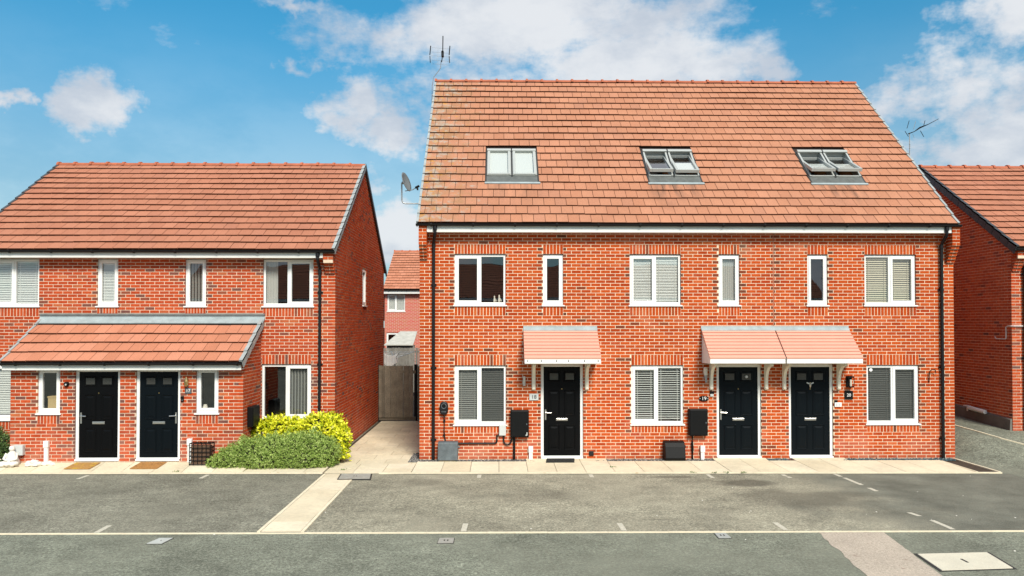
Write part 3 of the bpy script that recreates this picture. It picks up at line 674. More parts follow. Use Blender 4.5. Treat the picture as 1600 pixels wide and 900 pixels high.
def downpipe(house, x, ytop, ztop, ywall, zbot, r=.036, clips=(), shift=0):
    q = MB(); yw = ywall-.06
    q.tube([(x+shift,ytop,ztop),(x+shift,ytop,ztop-.16),(x+shift*.9,ytop+.02,ztop-.2),(x,yw-.02,ztop-.36),(x,yw,ztop-.41),(x,yw,zbot)], r, 12)
    q.tube([(x+shift,ytop,ztop+.01),(x+shift,ytop,ztop-.09)], r*1.35, 12); q.tube([(x,yw,ztop-.38),(x,yw,ztop-.48)], r*1.2, 12)
    o = obj('downpipe', q, M_BLACKPL, house, smooth=False)
    for z in clips:
        k = MB(); k.tube([(x,yw,z-.03),(x,yw,z+.03)], r*1.22, 12); k.box(x-.065, x+.065, ywall-.03, ywall, z-.02, z+.02); obj('pipe_clip', k, M_BLACKPL, o)
    return o

# ================================================================== ground
def S01(t): t = max(0, min(1, t)); return t*t*(3-2*t)
def gz(x, y):
    return .48*S01((y+1.3)/2.8)*S01((x-12.35)/1.2)+.05*max(0, min(6, y-1.5))*S01((x-12.35)/1.2)
def grid(name, xs, ys, m, dz=0, zf=gz):
    q = MB(); nx = len(xs)
    q.v = [(x, y, zf(x, y)+dz) for y in ys for x in xs]
    for j in range(len(ys)-1):
        for i in range(nx-1):
            a = j*nx+i; q.f.append((a, a+1, a+nx+1, a+nx)); q.m.append(0); q.r.append(.5)
    return obj(name, q, m, None, 'structure')
XS = [-400,-100,-40,-20,-10,0,6,12.3]+[12.35+.15*i for i in range(1, 12)]+[15,20,30,60,150,400]
YS = [-400,-100,-60,-30,-15,-6.2,-3,-2]+[-1.6+.2*i for i in range(1, 22)]+[3.5,5,7.5,12,25,60,150,400]
grid('road', XS, YS, M_ROAD)
def ye(x): return -1.55-.0142*(x-.2)
def yk(x): return -6.2-.007*x
def strip_sheet(name, x0, x1, m, dz, n=24, y1=None):
    q = MB()
    for i in range(n):
        a, b = x0+(x1-x0)*i/n, x0+(x1-x0)*(i+1)/n
        q.quad([(a,yk(a),dz), (b,yk(b),dz), (b,ye(b),dz), (a,ye(a),dz)])
    return obj(name, q, m, None, 'structure')
strip_sheet('parking_bay', -14, -1.85, M_BAY1, .004)
# dusty bays in front of the tall terrace, ragged towards the right
q = MB(); pts = []
for i in range(40):
    a, b = -1.13+(13.3+1.13)*i/40, -1.13+(13.3+1.13)*(i+1)/40
    if a < 12.3: q.quad([(a,yk(a),.004), (b,yk(b),.004), (b,ye(b),.004), (a,ye(a),.004)])
obj('parking_bay', q, M_BAY2, None, 'structure')

# pinkish reinstated strip across the road, running towards the camera
q = MB(); K = 26; prev = None
for i in range(K+1):
    y = -6.27-i*(3.4/K); t = (y+6.2)/-2.2
    a = 6.66-.23*t+random.uniform(-.025, .025); b = 7.66-.29*t+random.uniform(-.008, .008)
    if prev: q.quad([(prev[0],prev[2],.004), (a,y,.004), (b,y,.004), (prev[1],prev[2],.004)])
    prev = (a, b, y)
obj('chipping_strip', q, M_PATCH, None, 'structure')

# flush concrete edging between bays and road: one stone after another
edging = obj('edging_line', (lambda q: (q.box(-14,19,-6.245,-6.215,-.05,-.01), q)[1])(MB()), M_KERB, None, 'structure')
x = -13.0; me = None
q = MB(); q.hexa([(0,-.027,-.04),(.911,-.027,-.04),(.911,.027,-.04),(0,.027,-.04),(0,-.027,.010),(.911,-.027,.010),(.911,.027,.010),(0,.027,.010)])
me = q.mesh('edging_stone', M_KERB)
while x < 14.5:
    o = bpy.data.objects.new('edging_stone', me); COL.objects.link(o); o.parent = edging
    o.location = (x, yk(x)-.03, random.uniform(0, .003)); o.rotation_euler = (0, 0, -.007+random.uniform(-.003, .003)); x += .915


q = MB()
for i in range(60):
    a, b = -13+26*i/60, -13+26*(i+1)/60; wa = .035+.02*math.sin(i*1.7); wb = .035+.02*math.sin(i*1.7+1.7)
    if a > 12 or -1.95 < a < -.7: continue
    q.quad([(a,ye(a)-wa,.007),(b,ye(b)-wb,.007),(b,ye(b)+.004,.007),(a,ye(a)+.004,.007)])
obj('path_shadow_line', q, M_PATHSHADE, None, 'structure')  # dark sheet that paints in the shadow line below the path upstand
# worn white bay ticks
marks = [(1.42,-1.66,1.41,-2.0),(3.74,-1.66,3.735,-1.98),(6.19,-1.7,6.20,-2.1),(-4.25,-1.56,-4.26,-1.97),(-6.72,-1.58,-6.73,-1.98),
 (1.29,-5.7,1.275,-6.17),(3.72,-5.72,3.73,-6.17),(6.197,-5.72,6.21,-6.17),(8.77,-5.62,8.79,-6.19),(-4.27,-5.72,-4.265,-6.15),
 (8.86,-1.72,8.88,-2.0),(8.885,-2.12,8.92,-2.85),(8.925,-3.12,8.94,-3.42),(7.75,-1.75,7.76,-1.93),(7.77,-1.97,7.79,-2.12),(8.67,-5.1,8.72,-5.35)]
for a, b, c, d in marks:
    q = MB(); w = .042; n = 5
    for i in range(n):
        t0, t1 = i/n, (i+1)/n; e0, e1 = random.uniform(-.005,.005), random.uniform(-.005,.005)
        q.quad([(a+(c-a)*t0-w+e0, b+(d-b)*t0, .008), (a+(c-a)*t0+w+e0, b+(d-b)*t0, .008), (a+(c-a)*t1+w+e1, b+(d-b)*t1, .008), (a+(c-a)*t1-w+e1, b+(d-b)*t1, .008)])
    obj('bay_marking', q, M_PAINT, None, 'structure')
# scattered pale grit on the asphalt
q = MB()
for i in range(34):
    x = random.uniform(-9, 12); y = random.uniform(-9, -1.8); r = random.uniform(.006, .015)
    if random.random() < .55: x = random.uniform(5, 10.5); y = random.uniform(-5.8, -2)
    q.hexa([(x-r,y-r*.7,0),(x+r,y-r,0),(x+r*.8,y+r,0),(x-r,y+r*.8,0),(x-r*.5,y-r*.5,r*.7),(x+r*.5,y-r*.4,r*.7),(x+r*.4,y+r*.5,r*.7),(x-r*.5,y+r*.4,r*.7)])
obj('grit', q, M_STONE, None, 'stuff')

# ------------------------------------------------------------------ paving
def slab(parent, p, z, th=.04, m=M_SLAB):
    """p: four plan corners; z: four top heights"""
    q = MB(); b = .004
    q.hexa([(x, y, zz-th) for (x, y), zz in zip(p, z)]+[(x, y, zz) for (x, y), zz in zip(p, z)], 0, random.random(), skip=(0,))
    return obj('paving_slab', q, m, parent)
def base_sheet(name, quads, m=M_SOIL):
    q = MB()
    for s in quads: q.quad(s)
    return obj(name, q, m, None, 'structure')
J = .005
path = base_sheet('footpath', [[(0,-1.5,.006),(12.4,-1.68,.006),(12.4,-.0,.006),(0,0,.006)]])
x = -.02; i = 0
while x < 11.8:
    x1 = min(x+.615, 11.9); a, b = x+J, x1-J; dz = random.uniform(-.002, .002)
    back = -.27
    at_door = any(p < (a+b)/2 < q for p, q in ((2.55,4.05),(6.72,8.03),(8.42,9.72)))
    z = .028+dz
    slab(path, [(a,ye(a)+.055),(b,ye(b)+.055),(b,back),(a,back)], [z,z,z+.012,z+.012])
    if at_door: slab(path, [(a,back+.008),(b,back+.008),(b,-.01),(a,-.01)], [z+.012,z+.012,z+.03,z+.03])
    x = x1; i += 1
def edge_run(parent, pts, w=.05, z=.034, L_=.9, m=M_KERB):
    for (x0, y0), (x1, y1) in zip(pts[:-1], pts[1:]):
        d = Vector((x1-x0, y1-y0)); n = max(1, round(d.length/L_)); nv = Vector((-d.y, d.x)).normalized()*w/2
        for i in range(n):
            a = Vector((x0, y0))+d*((i+.003)/n); b = Vector((x0, y0))+d*((i+.997)/n); q = MB(); dz = random.uniform(-.003, .003)
            zz = [z+gz(a.x,a.y)+dz, z+gz(b.x,b.y)+dz]
            c = [a-nv, b-nv, b+nv, a+nv]; h = [zz[0], zz[1], zz[1], zz[0]]
            q.hexa([(p.x, p.y, t-.08) for p, t in zip(c, h)]+[(p.x, p.y, t) for p, t in zip(c, h)], 0, random.random(), skip=(0,))
            obj('path_edging', q, m, parent)
edge_run(path, [(-.70,ye(-.7)+.025),(12.42,ye(12.42)+.025)])
edge_run(path, [(12.40,ye(12.4)+.05),(12.40,-.02)])
edge_run(path, [(11.93,ye(11.9)+.06),(11.93,-.3)], w=.04)
# left path, rising to the porch doors
lp = base_sheet('footpath', [[(-12,-1.40,.006),(-1.9,-1.5,.006),(-1.9,-.5,.03),(-12,-.5,.03)]])
x = -11.9
while x < -1.95:
    x1 = min(x+.64, -1.88); a, b = x+J, x1-J; yb = -.76 if a < -4.05 else -.50; zb = .135 if a < -4.05 else .06
    slab(lp, [(a,ye(a)+.055),(b,ye(b)+.055),(b,yb),(a,yb)], [.03,.03,zb,zb]); x = x1
edge_run(lp, [(-11.9,ye(-11.9)+.025),(-1.88,ye(-1.9)+.025)])
# alley and the crossing in front of it
al = base_sheet('alley', [[(-2.03,-1.5,.004),(0,-1.5,.004),(0,7.6,.004),(-2.03,7.6,.004)]])
xs = [-1.86,-1.25,-.64,-.03]; y = -.45; j = 0
for a, b in zip(xs[:-1], xs[1:]):
    slab(al, [(a+J,ye(a)+.06),(b-J,ye(b)+.06),(b-J,-1.0),(a+J,-1.0)], [.024]*4)
    slab(al, [(a+J,-.99),(b-J,-.99),(b-J,-.46),(a+J,-.46)], [.027]*4)
while y < 7.3:
    y1 = min(y+.6, 7.34); sh = .3 if j % 2 else 0
    cuts = sorted(set([-1.94]+[c-.05+sh for c in (-1.94+.62*k for k in range(0, 4)) if -1.9 < c-.05+sh < -.05]+[-.03]))
    for a, b in zip(cuts[:-1], cuts[1:]):
        if b > -.4 and y < 0 and y > -.3: b = -.3
        slab(al, [(a+J*.7,y+J*.7),(b-J*.7,y+J*.7),(b-J*.7,y1-J*.7),(a+J*.7,y1-J*.7)], [.026+random.uniform(-.003,.003)]*4, m=M_SLABW if y > .4 else M_SLAB)
    y = y1; j += 1
# pedestrian strip between the bays
sp = base_sheet('crossing_strip', [[(-1.84,-6.17,.006),(-1.14,-6.17,.006),(-1.14,-1.5,.006),(-1.84,-1.5,.006)]])
y = -6.15
while y < -1.62:
    y1 = min(y+.6, -1.56)
    slab(sp, [(-1.79+J*.5,y+J*.5),(-1.19-J*.5,y+J*.5),(-1.19-J*.5,y1-J*.5),(-1.79+J*.5,y1-J*.5)], [.016+random.uniform(-.002,.002)]*4); y = y1
edge_run(sp, [(-1.82,-6.17),(-1.82,-1.56)], w=.05, z=.018); edge_run(sp, [(-1.16,-6.17),(-1.16,-2.2)], w=.05, z=.018)
# kerb line at the right, climbing past the far house
kr = grid('drive_edging', [13.61,13.63], [2.2,8], M_KERB, -.02)
edge_run(kr, [(16.5,-1.9),(14.8,-.3),(14.5,.02),(14.25,.31),(13.94,.70),(13.74,1.18),(13.66,2.15),(13.62,8.0)], w=.05, z=.02)
grid('garden', [-14,-4,-2.06,0,12.4], [7.5,12,25,60], M_SOIL, .01)
grid('planting_bed', [-4.0,-3,-2.03], [-.52,0,.56], M_SOIL, .03)
grid('planting_bed', [-12,-10,-8.83], [-.78,0,.56], M_SOIL, .05)
grid('soil_pocket', [11.95,12.38], [-1.6,-.28], M_SOIL, .014)
grid('gravel_bed', [.0,6,12.4], [-.27,.0], M_SOIL, .02)
def chips(name, x0, x1, y0, y1, n, m, z, lo, hi):
    q = MB()
    for i in range(n):
        x, y = random.uniform(x0, x1), random.uniform(y0, y1); r = random.uniform(lo, hi); a = random.uniform(0, 6.3)
        if any(p < x < s for p, s in ((2.62,4.0),(6.78,7.98),(8.46,9.68))): continue
        p = [(x+r*math.cos(a+k*1.57)*random.uniform(.6,1.1), y+r*math.sin(a+k*1.57)*random.uniform(.5,1), z) for k in range(4)]
        t = [(x+r*.6*math.cos(a+k*1.57)*random.uniform(.4,1.1), y+r*.6*math.sin(a+k*1.57), z+r*random.uniform(.4,1.0)) for k in range(4)]
        q.hexa(p+t, 0, random.random(), skip=(0,))
    return obj(name, q, m, None, 'stuff')
chips('gravel', .02, 6.78, -.26, -.01, 2600, M_CHIP, .025, .012, .03)
chips('gravel', -.22, .02, -.28, .9, 700, M_CHIP, .028, .012, .03)
chips('slate_chippings', 7.98, 8.46, -.26, -.01, 260, M_CHIPB, .025, .014, .034)
chips('slate_chippings', 9.68, 12.3, -.26, -.01, 1000, M_CHIPB, .025, .014, .034)

# covers set in the ground
def cover(label, p, z, m, mark=None, group=None, frame=M_DARK):
    c = Vector((sum(a for a, b in p)/4, sum(b for a, b in p)/4))
    t = thing('access_cover', label, 'manhole cover', (c.x, c.y, z), group)
    def sc(k): return [(c.x+(a-c.x)*k, c.y+(b-c.y)*k) for a, b in p]
    f = MB(); o_, i_ = sc(1.06), sc(1.0)
    f.hexa([(a,b,z-.05) for a, b in o_]+[(a,b,z) for a, b in o_]); obj('cover_frame', f, frame, t)
    q = MB(); i2 = sc(.975); q.hexa([(a,b,z-.03) for a, b in i_]+[(a,b,z+.006) for a, b in i2]); lid = obj('lid', q, m, t)
    if mark: k = MB(); k.box(*mark, z+.006, z+.009); obj('lifting_slot', k, M_DARK, lid)
    else:
        k = MB()
        for u in (.3, .7): a = sc(.12); k.box(c.x+(u-.5)*.12-.01, c.x+(u-.5)*.12+.01, c.y-.03, c.y+.03, z+.006, z+.009)
        obj('keyhole', k, M_DARK, lid)
cover('large pale concrete access cover in the road with a slot at its centre', [(7.47,-8.20),(8.46,-8.12),(8.56,-7.40),(7.54,-7.46)], .006, M_COVER, (7.99,8.02,-7.88,-7.72))
cover('small grey square drain cover left of the pinkish strip', [(5.05,-6.62),(5.24,-6.61),(5.23,-6.33),(5.06,-6.34)], .006, M_IRONP, group=None)
cover('small grey drain cover in the road below the dusty bays', [(.93,-6.82),(1.16,-6.81),(1.16,-6.54),(.94,-6.55)], .006, M_IRON)
cover('pale small drain cover in the road at the far left', [(-3.24,-6.77),(-3.02,-6.77),(-2.98,-6.47),(-3.18,-6.47)], .006, mat('pale iron cover', (.46,.48,.45), .6, grain=[(12,.9,1.1)]), (-3.1,-3.09,-6.63,-6.6))
cover('worn grey rectangular cover at the top of the slab crossing strip', [(-1.42,-2.18),(-.78,-2.18),(-.84,-1.64),(-1.46,-1.64)], .03, M_IRON)

# ================================================================== tall terrace
H1 = thing('terraced_house', 'tall red brick terrace with three black front doors and three pairs of roof windows', 'house', (6.2, 0, 0))
VO = .045
upp = [(.80,1.98,3.57,4.77),(2.84,3.31,3.57,4.77),(4.85,6.04,3.57,4.77),(6.92,7.41,3.57,4.77),(8.99,9.47,3.57,4.77),(10.33,11.54,3.57,4.77)]
low = [(.80,1.99,.82,2.20),(4.88,6.09,.82,2.20),(10.36,11.59,.82,2.20)]
drs = [(2.79,3.77,.06,2.23),(6.86,7.90,.06,2.22),(8.54,9.58,.06,2.22)]
F1 = Wall((0,0,0), (1,0,0), (0,-1,0)); WID = 12.42
opens = upp+low+drs
holes = [(a,b,3.345,4.995) for a,b,_,_ in upp]+[(a,b,.645,2.445) for a,b,_,_ in low]+[(a,b,c,d) for a,b,c,d in drs]+[(8.185,8.205,2.445,5.6)]
mb = MB(); mortar_sheet(mb, F1, 0, WID, -.15, 5.5, opens)
wall1 = obj('wall', mb, M_MORT1, H1)
br = lay_bricks(0, WID, -.03, 5.40, holes, voff=VO, dark_rate=.010)
for a, b, c, d in upp: br += soldiers(a, b, 4.77, 4.995)+soldiers(a, b, 3.345, 3.568)
for a, b, c, d in low: br += soldiers(a, b, 2.20, 2.445)+soldiers(a, b, .645, .818)
emit_bricks(F1, br, wall1, M_BRICK1, 300)
q = MB(); F1.hexa(q, 8.187, 8.203, 2.445, 5.4, -.1, -.004); obj('movement_joint', q, M_TAN, wall1)
# side walls (gables)
E1, G1 = (-.28, 5.43), (4.95, 10.27)
def gable_top(e, r, drop=.10):
    sl = (r[1]-e[1])/(r[0]-e[0]); yb = 2*r[0]-e[0]
    return lambda y: (e[1]+(y-e[0])*sl if y <= r[0] else e[1]+(yb-y)*sl)-drop
gt1 = gable_top(E1, G1); D1 = 9.9
def gable_wall(house, wl, depth, ymap, gt, m, mm, holes, quota, v0, voff):
    mb = MB(); n = 24
    vmax = max(gt(ymap(u*depth/n)) for u in range(n+1))
    base_top = min(gt(ymap(0)), gt(ymap(depth)))
    mortar_sheet(mb, wl, 0, depth, v0-.15, base_top, [h for h in holes])
    for i in range(n):
        a, b = depth*i/n, depth*(i+1)/n; ta, tb = gt(ymap(a)), gt(ymap(b)); ta = max(ta, base_top); tb = max(tb, base_top)
        if (ymap(a)-ymap(depth/2))*(ymap(b)-ymap(depth/2)) < 0: pass
        mb.quad([wl.p(a,base_top,-.0045), wl.p(b,base_top,-.0045), wl.p(b,tb,-.0045), wl.p(a,ta,-.0045)])
    w = obj('wall', mb, mm, house)
    emit_bricks(wl, lay_bricks(0, depth, v0, vmax, holes, top=lambda u: gt(ymap(u)), dark_edges=False, voff=voff), w, m, quota)
    return w
gable_wall(H1, Wall((0,D1,0),(0,-1,0),(-1,0,0)), D1, lambda u: D1-u, gt1, M_BRICK1, M_MORT1, [], 0, -.03, VO)
gable_wall(H1, Wall((WID,0,0),(0,1,0),(1,0,0)), D1, lambda u: u, gt1, M_BRICK1, M_MORT1, [], 0, -.03, VO)
mb = MB(); mb.quad([(0,D1,-.1),(WID,D1,-.1),(WID,D1,5.4),(0,D1,5.4)]); obj('wall', mb, M_BRICK3, H1)
# windows
A2 = [(0,.5,True),(.5,1,False)]; B2 = [(0,.5,False),(.5,1,True)]; ONE = [(0,1,True)]
wl_ = [(upp[0],A2,[None,None]),(upp[1],ONE,[None]),(upp[2],A2,['closed','closed']),(upp[3],ONE,['sheer']),(upp[4],ONE,[None]),(upp[5],B2,['cream','cream']),
       (low[0],A2,['grey','dark']),(low[1],A2,['venetian','venetian']),(low[2],B2,['dark','dark'])]
wins = []
for (a,b,c,d), li, bl in wl_: wins.append(window(H1, F1, a, b, c, d, li, blinds=bl))
# doors
door(H1, F1, *drs[0], -1, M_DOOR); door(H1, F1, *drs[1], -1, M_NAVY, extra='knocker'); door(H1, F1, *drs[2], 0, M_NAVY, extra='bee')
# roof
SKY = [(1.49,2.80),(5.47,6.80),(9.46,10.82)]
hol = [(a+.02,b-.02,1.93,3.10) for a, b in SKY]
roof1 = deck(H1, -.05, 12.40, E1, G1, hol, back=(2*4.95+.28, 5.43), mback=M_TILE1)
P1, L1, g1 = tile_roof(roof1, -.02, 12.37, E1, G1, 21, .2645, M_TILE1, 300, holes=[(a,b,1.62,3.14) for a, b in SKY])
ridge_tiles(roof1, -.05, 12.40, 4.95, 10.25)
verge_caps(roof1, -.03, -1, P1, L1, g1, 21, M_VERGEL, .03, .09); verge_caps(roof1, 12.38, 1, P1, L1, g1, 21, M_VERGEL, .03, .09)
VV = Vector((0,.7318,.6815)); NN = Vector((0,-.6815,.7318))
def roof_window(x0, x1, v0, v1, tilt, blind=True):
    mb = MB(); t = .045
    def bx(mb, a, b, c, d, n0, n1, PP=P1): mb.hexa([PP(a,c,n0),PP(b,c,n0),PP(b,d,n0),PP(a,d,n0),PP(a,c,n1),PP(b,c,n1),PP(b,d,n1),PP(a,d,n1)])
    bx(mb, x0, x0+t, v0, v1, -.1, .085); bx(mb, x1-t, x1, v0, v1, -.1, .085); bx(mb, x0+t, x1-t, v0, v0+t, -.1, .075); bx(mb, x0+t, x1-t, v1-t, v1, -.1, .085)
    rw = obj('roof_window', mb, M_ALU, H1, bevel=.004)
    k = MB(); d = -.55   # pine lining of the roof opening
    a, b, c, e = x0+.01, x1-.01, v0+.01, v1-.01
    for (p, w), (r_, s) in (((a,c),(a,e)),((b,c),(b,e)),((a,c),(b,c)),((a,e),(b,e))):
        k.quad([P1(p,w,-.1),P1(p,w,d),P1(r_,s,d),P1(r_,s,-.1)])
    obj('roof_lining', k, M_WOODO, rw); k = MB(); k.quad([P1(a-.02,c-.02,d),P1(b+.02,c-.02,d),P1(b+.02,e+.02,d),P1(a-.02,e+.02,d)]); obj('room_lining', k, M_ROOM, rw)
    # centre pivot sash
    vm = (v0+v1)/2; ct, st = math.cos(R(tilt)), math.sin(R(tilt))
    def PS(u, v, n=0):   # local v about the pivot; the bottom swings outwards
        dv_ = v-vm; return P1(u, vm+dv_*ct+n*st, .075-dv_*st+n*ct)
    s = MB(); f = .062; i0, i1, j0, j1 = x0+.012, x1-.012, v0+.012, v1-.012
    bx(s, i0, i0+f, j0, j1, -.05, .03, PS); bx(s, i1-f, i1, j0, j1, -.05, .03, PS); bx(s, i0+f, i1-f, j0, j0+f*.8, -.05, .028, PS); bx(s, i0+f, i1-f, j1-f, j1, -.05, .03, PS)
    obj('sash', s, M_ALU, rw, bevel=.004)
    h = MB(); bx(h, x0-.005, x1+.005, v1-.085, v1+.01, .086, .125); obj('top_cover', h, M_ALU, rw, bevel=.006)
    g = MB(); g.quad([PS(i0+f,j0+f*.8,.0),PS(i1-f,j0+f*.8,.0),PS(i1-f,j1-f,.0),PS(i0+f,j1-f,.0)]); obj('pane', g, M_GLASSR, rw)
    if blind:
        q = MB(); lo = j0+f*.8; hi = j1-f if blind == 1 else vm+.1
        q.quad([PS(i0+f,lo,-.035),PS(i1-f,lo,-.035),PS(i1-f,hi,-.035),PS(i0+f,hi,-.035)]); obj('blind', q, M_BLIND, rw)
for (a, b), tl, bl in zip(SKY, ((0,0),(14,12),(17,17)), ((1,1),(0,2),(2,2))):
    w = (b-a-.12)/2
    fl = MB()
    def bx(mb, a_, b_, c, d, n0, n1): mb.hexa([P1(a_,c,n0),P1(b_,c,n0),P1(b_,d,n0),P1(a_,d,n0),P1(a_,c,n1),P1(b_,c,n1),P1(b_,d,n1),P1(a_,d,n1)])
    bx(fl, a, a+.035, 1.66, 3.14, .0, .05); bx(fl, b-.035, b, 1.66, 3.14, .0, .05); bx(fl, a+.035, b-.035, 3.11, 3.15, 0, .05)
    bx(fl, a+.04+w+.001, b-.04-w-.001, 1.9, 3.11, 0, .06)
    fo = obj('roof_window_flashing', fl, M_ALUD, roof1)
    fl = MB(); bx(fl, a+.035, b-.035, 1.66, 1.935, .0, .05); obj('sill_flashing', fl, M_LEADD, roof1)
    ap = MB(); bx(ap, a-.01, b+.03, 1.60, 1.665, .03, .056); obj('apron_flashing', ap, M_LEAD, roof1)
    roof_window(a+.04, a+.04+w, 1.94, 3.11, tl[0], bl[0]); roof_window(b-.04-w, b-.04, 1.94, 3.11, tl[1], bl[1])
# eaves
mb = MB(); mb.box(.185, 12.235, -.262, -.235, 5.245, 5.43); mb.box(.185, 12.235, -.235, .0, 5.25, 5.262); obj('fascia', mb, M_FASCIA, H1)
gutter(H1, -.06, 12.43, -.315, 5.425, .05)
downpipe(H1, .325, -.285, 5.38, 0, .0, clips=(2.15,4.05,.5), shift=.045); downpipe(H1, 12.11, -.285, 5.38, 0, .0, clips=(2.15,3.95,.5))
def corbel(house, x0, x1, ywall, yf, zt, zb, nst, m, mm):
    """brick box end with stepped bricks under it"""
    mb = MB(); bk = MB(); steps = 5
    mb.box(x0+.006, x1-.006, yf+.007, ywall, zb, zt)
    c = MB(); z = zt; row = 0
    while z-CO > zb-1e-3:
        a, b = z-CO+JT/2, z-JT/2
        if row % 2: bk.box(x0, (x0+x1)/2-.006, yf, ywall, a, b, 0, rnd_brick()); bk.box((x0+x1)/2+.006, x1, yf, ywall, a, b, 0, rnd_brick())
        else: bk.box(x0, x1, yf, ywall, a, b, 0, rnd_brick())
        z -= CO; row += 1
    for i in range(nst):
        f = yf+(ywall-yf)*(i+1)/(nst+1); a, b = z-CO+JT/2, z-JT/2
        mb.box(x0+.006, x1-.006, f+.007, ywall, z-CO, z); xm = (x0+x1)/2
        bk.box(x0, xm-.006, f, ywall, a, b, 0, rnd_brick()); bk.box(xm+.006, x1, f, ywall, a, b, 0, rnd_brick()); z -= CO
    o = obj('box_end', mb, mm, house); obj('brickwork', bk, m, o, 'stuff')
corbel(H1, 0, .18, -.008, -.285, 5.40, 4.95, 4, M_BRICK1, M_MORT1); corbel(H1, 12.24, 12.42, -.008, -.285, 5.40, 4.95, 5, M_BRICK1, M_MORT1)
# canopies
def canopy(x0, x1, brackets):
    t0 = (-.035, 3.02); t1 = (-.755, 2.395); mb = MB(); n = 9
    pr = [(0, 2.98)]
    for i in range(n):
        a = i/n; b = (i+1)/n; y0, z0 = t0[0]+(t1[0]-t0[0])*a, t0[1]+(t1[1]-t0[1])*a; y1, z1 = t0[0]+(t1[0]-t0[0])*b, t0[1]+(t1[1]-t0[1])*b
        pr += [(y0-.004, z0+.0), (y1-.004-.004, z1+.012)]
    pr += [(t1[0], t1[1]-.02), (-.02, 2.95)]
    mb.prism(pr, x0-.012, x1+.012, lambda t, a, b: (t, a, b)); c = obj('canopy', mb, M_GRP, H1)
    k = MB()
    for i in range(1, n):
        a = i/n; y0, z0 = t0[0]+(t1[0]-t0[0])*a, t0[1]+(t1[1]-t0[1])*a
        k.box(x0-.01, x1+.01, y0-.0105, y0, z0-.002, z0+.0095)
    obj('joint_line', k, M_GRPJ, c)
    f = MB(); f.prism([(-.005, 2.94), (-.73, 2.37), (-.73, 2.285), (-.70, 2.27), (-.005, 2.25)], x0, x1, lambda t, a, b: (t, a, b))
    f.box(x0-.006, x1+.006, -.752, -.731, 2.275, 2.392); obj('canopy_fascia', f, M_UPVC, c, bevel=.003)
    for b in brackets:
        q = MB(); pl = [(0,2.248),(-.42,2.248),(-.42,2.19),(-.37,2.185)]
        pl += [(-.055-.30*(1-math.sin(R(t)))*1.0, 2.185-.36*(1-math.cos(R(t)))) for t in range(8, 89, 10)]
        pl += [(-.055,1.70),(-.07,1.66),(-.045,1.63),(0,1.63)]
        q.prism(pl, b-.035, b+.035, lambda t, a, z: (t, a, z)); q.box(b-.045, b+.045, -.018, .001, 1.64, 2.246); obj('canopy_bracket', q, M_CREAM, c, bevel=.006)
    return c
c1 = canopy(2.40, 4.075, (2.625, 3.85)); c2 = canopy(6.52, 8.186, (6.735, 8.01)); c3 = canopy(8.236, 9.925, (8.43, 9.70))
for c, a, b in ((c1, 2.385, 4.09), (c2, 6.50, 9.94)):
    q = MB(); q.prism([(.0,3.105),(-.012,3.105),(-.018,3.06),(-.075,3.012),(-.075,2.998),(-.0,3.03)], a, b, lambda t, y, z: (t, y, z)); obj('lead_flashing', q, M_LEAD, c)
q = MB()
for px in (2.46,2.76,3.10,3.36,3.72,4.02): q.box(px-.008, px+.008, -.757, -.7525, 2.315, 2.355)
obj('vent_slot', q, M_DARK, c1)
# small things on the sills, seen through the panes
def figurine(x, z, s, y, h, lean=0):
    t = thing('sill_ornament', 'cream ornament on the upstairs window sill, '+('taller one at the right' if s else 'smaller one at the left')+' of a pair', 'ornament', (x, y, z), None)
    q = MB(); pr = [(0,.03),(.02,.042),(.06,.036),(.10,.028),(.13,.022),(.155,.026),(.18,.02),(.2,.006)]
    q.tube([(x+lean*a*1.2, y, z+a*h/.2) for a, r in pr], [r*h/.2 for a, r in pr], 10); obj('body', q, M_CERAM, t, smooth=True)
    q = MB(); q.tube([(x+.03*h/.2, y-.02, z+.1*h/.2), (x+.06*h/.2, y-.02, z+.02*h/.2)], .012, 6); obj('arm', q, M_CERAM, t)
figurine(1.72, 3.66, 0, .13, .15); figurine(1.83, 3.66, 1, .13, .17)

# ------------------------------------------------------------------ fixtures on and by the tall terrace
def cabinet(label, x0, x1, z0, z1, y, m, cat='meter box', name='meter_cabinet', d=.14, wl=None):
    wl = wl or F1; t = thing(name, label, cat, wl.p((x0+x1)/2, z0, .0))
    q = MB(); wl.hexa(q, x0, x1, z0, z1, 0.001, d); obj('case', q, m, t, bevel=.012)
    q = MB(); wl.hexa(q, x0+.015, x1-.015, z0+.02, z1-.015, d-.005, d+.018); dr = obj('door', q, m, t, bevel=.01)
    q = MB(); wl.hexa(q, x1-.06, x1-.04, (z0+z1)/2-.02, (z0+z1)/2+.012, d+.015, d+.024); obj('lock', q, M_SLATEGR, dr)
    return t
cabinet('black meter cabinet on the brickwork between the left window and the door numbered 18', 2.09, 2.51, .56, 1.18, 0, M_METER)
q = MB(); F1.hexa(q, 2.455, 2.475, .61, .68, .157, .1595); F1.hexa(q, 2.435, 2.453, .60, .63, .157, .1595); o = obj('warning_sticker', q, M_GREY, bpy.data.objects['meter_cabinet'])
cabinet('black meter cabinet beside the door numbered 19 with a black pipe below it', 6.19, 6.62, .585, 1.20, 0, M_METER)
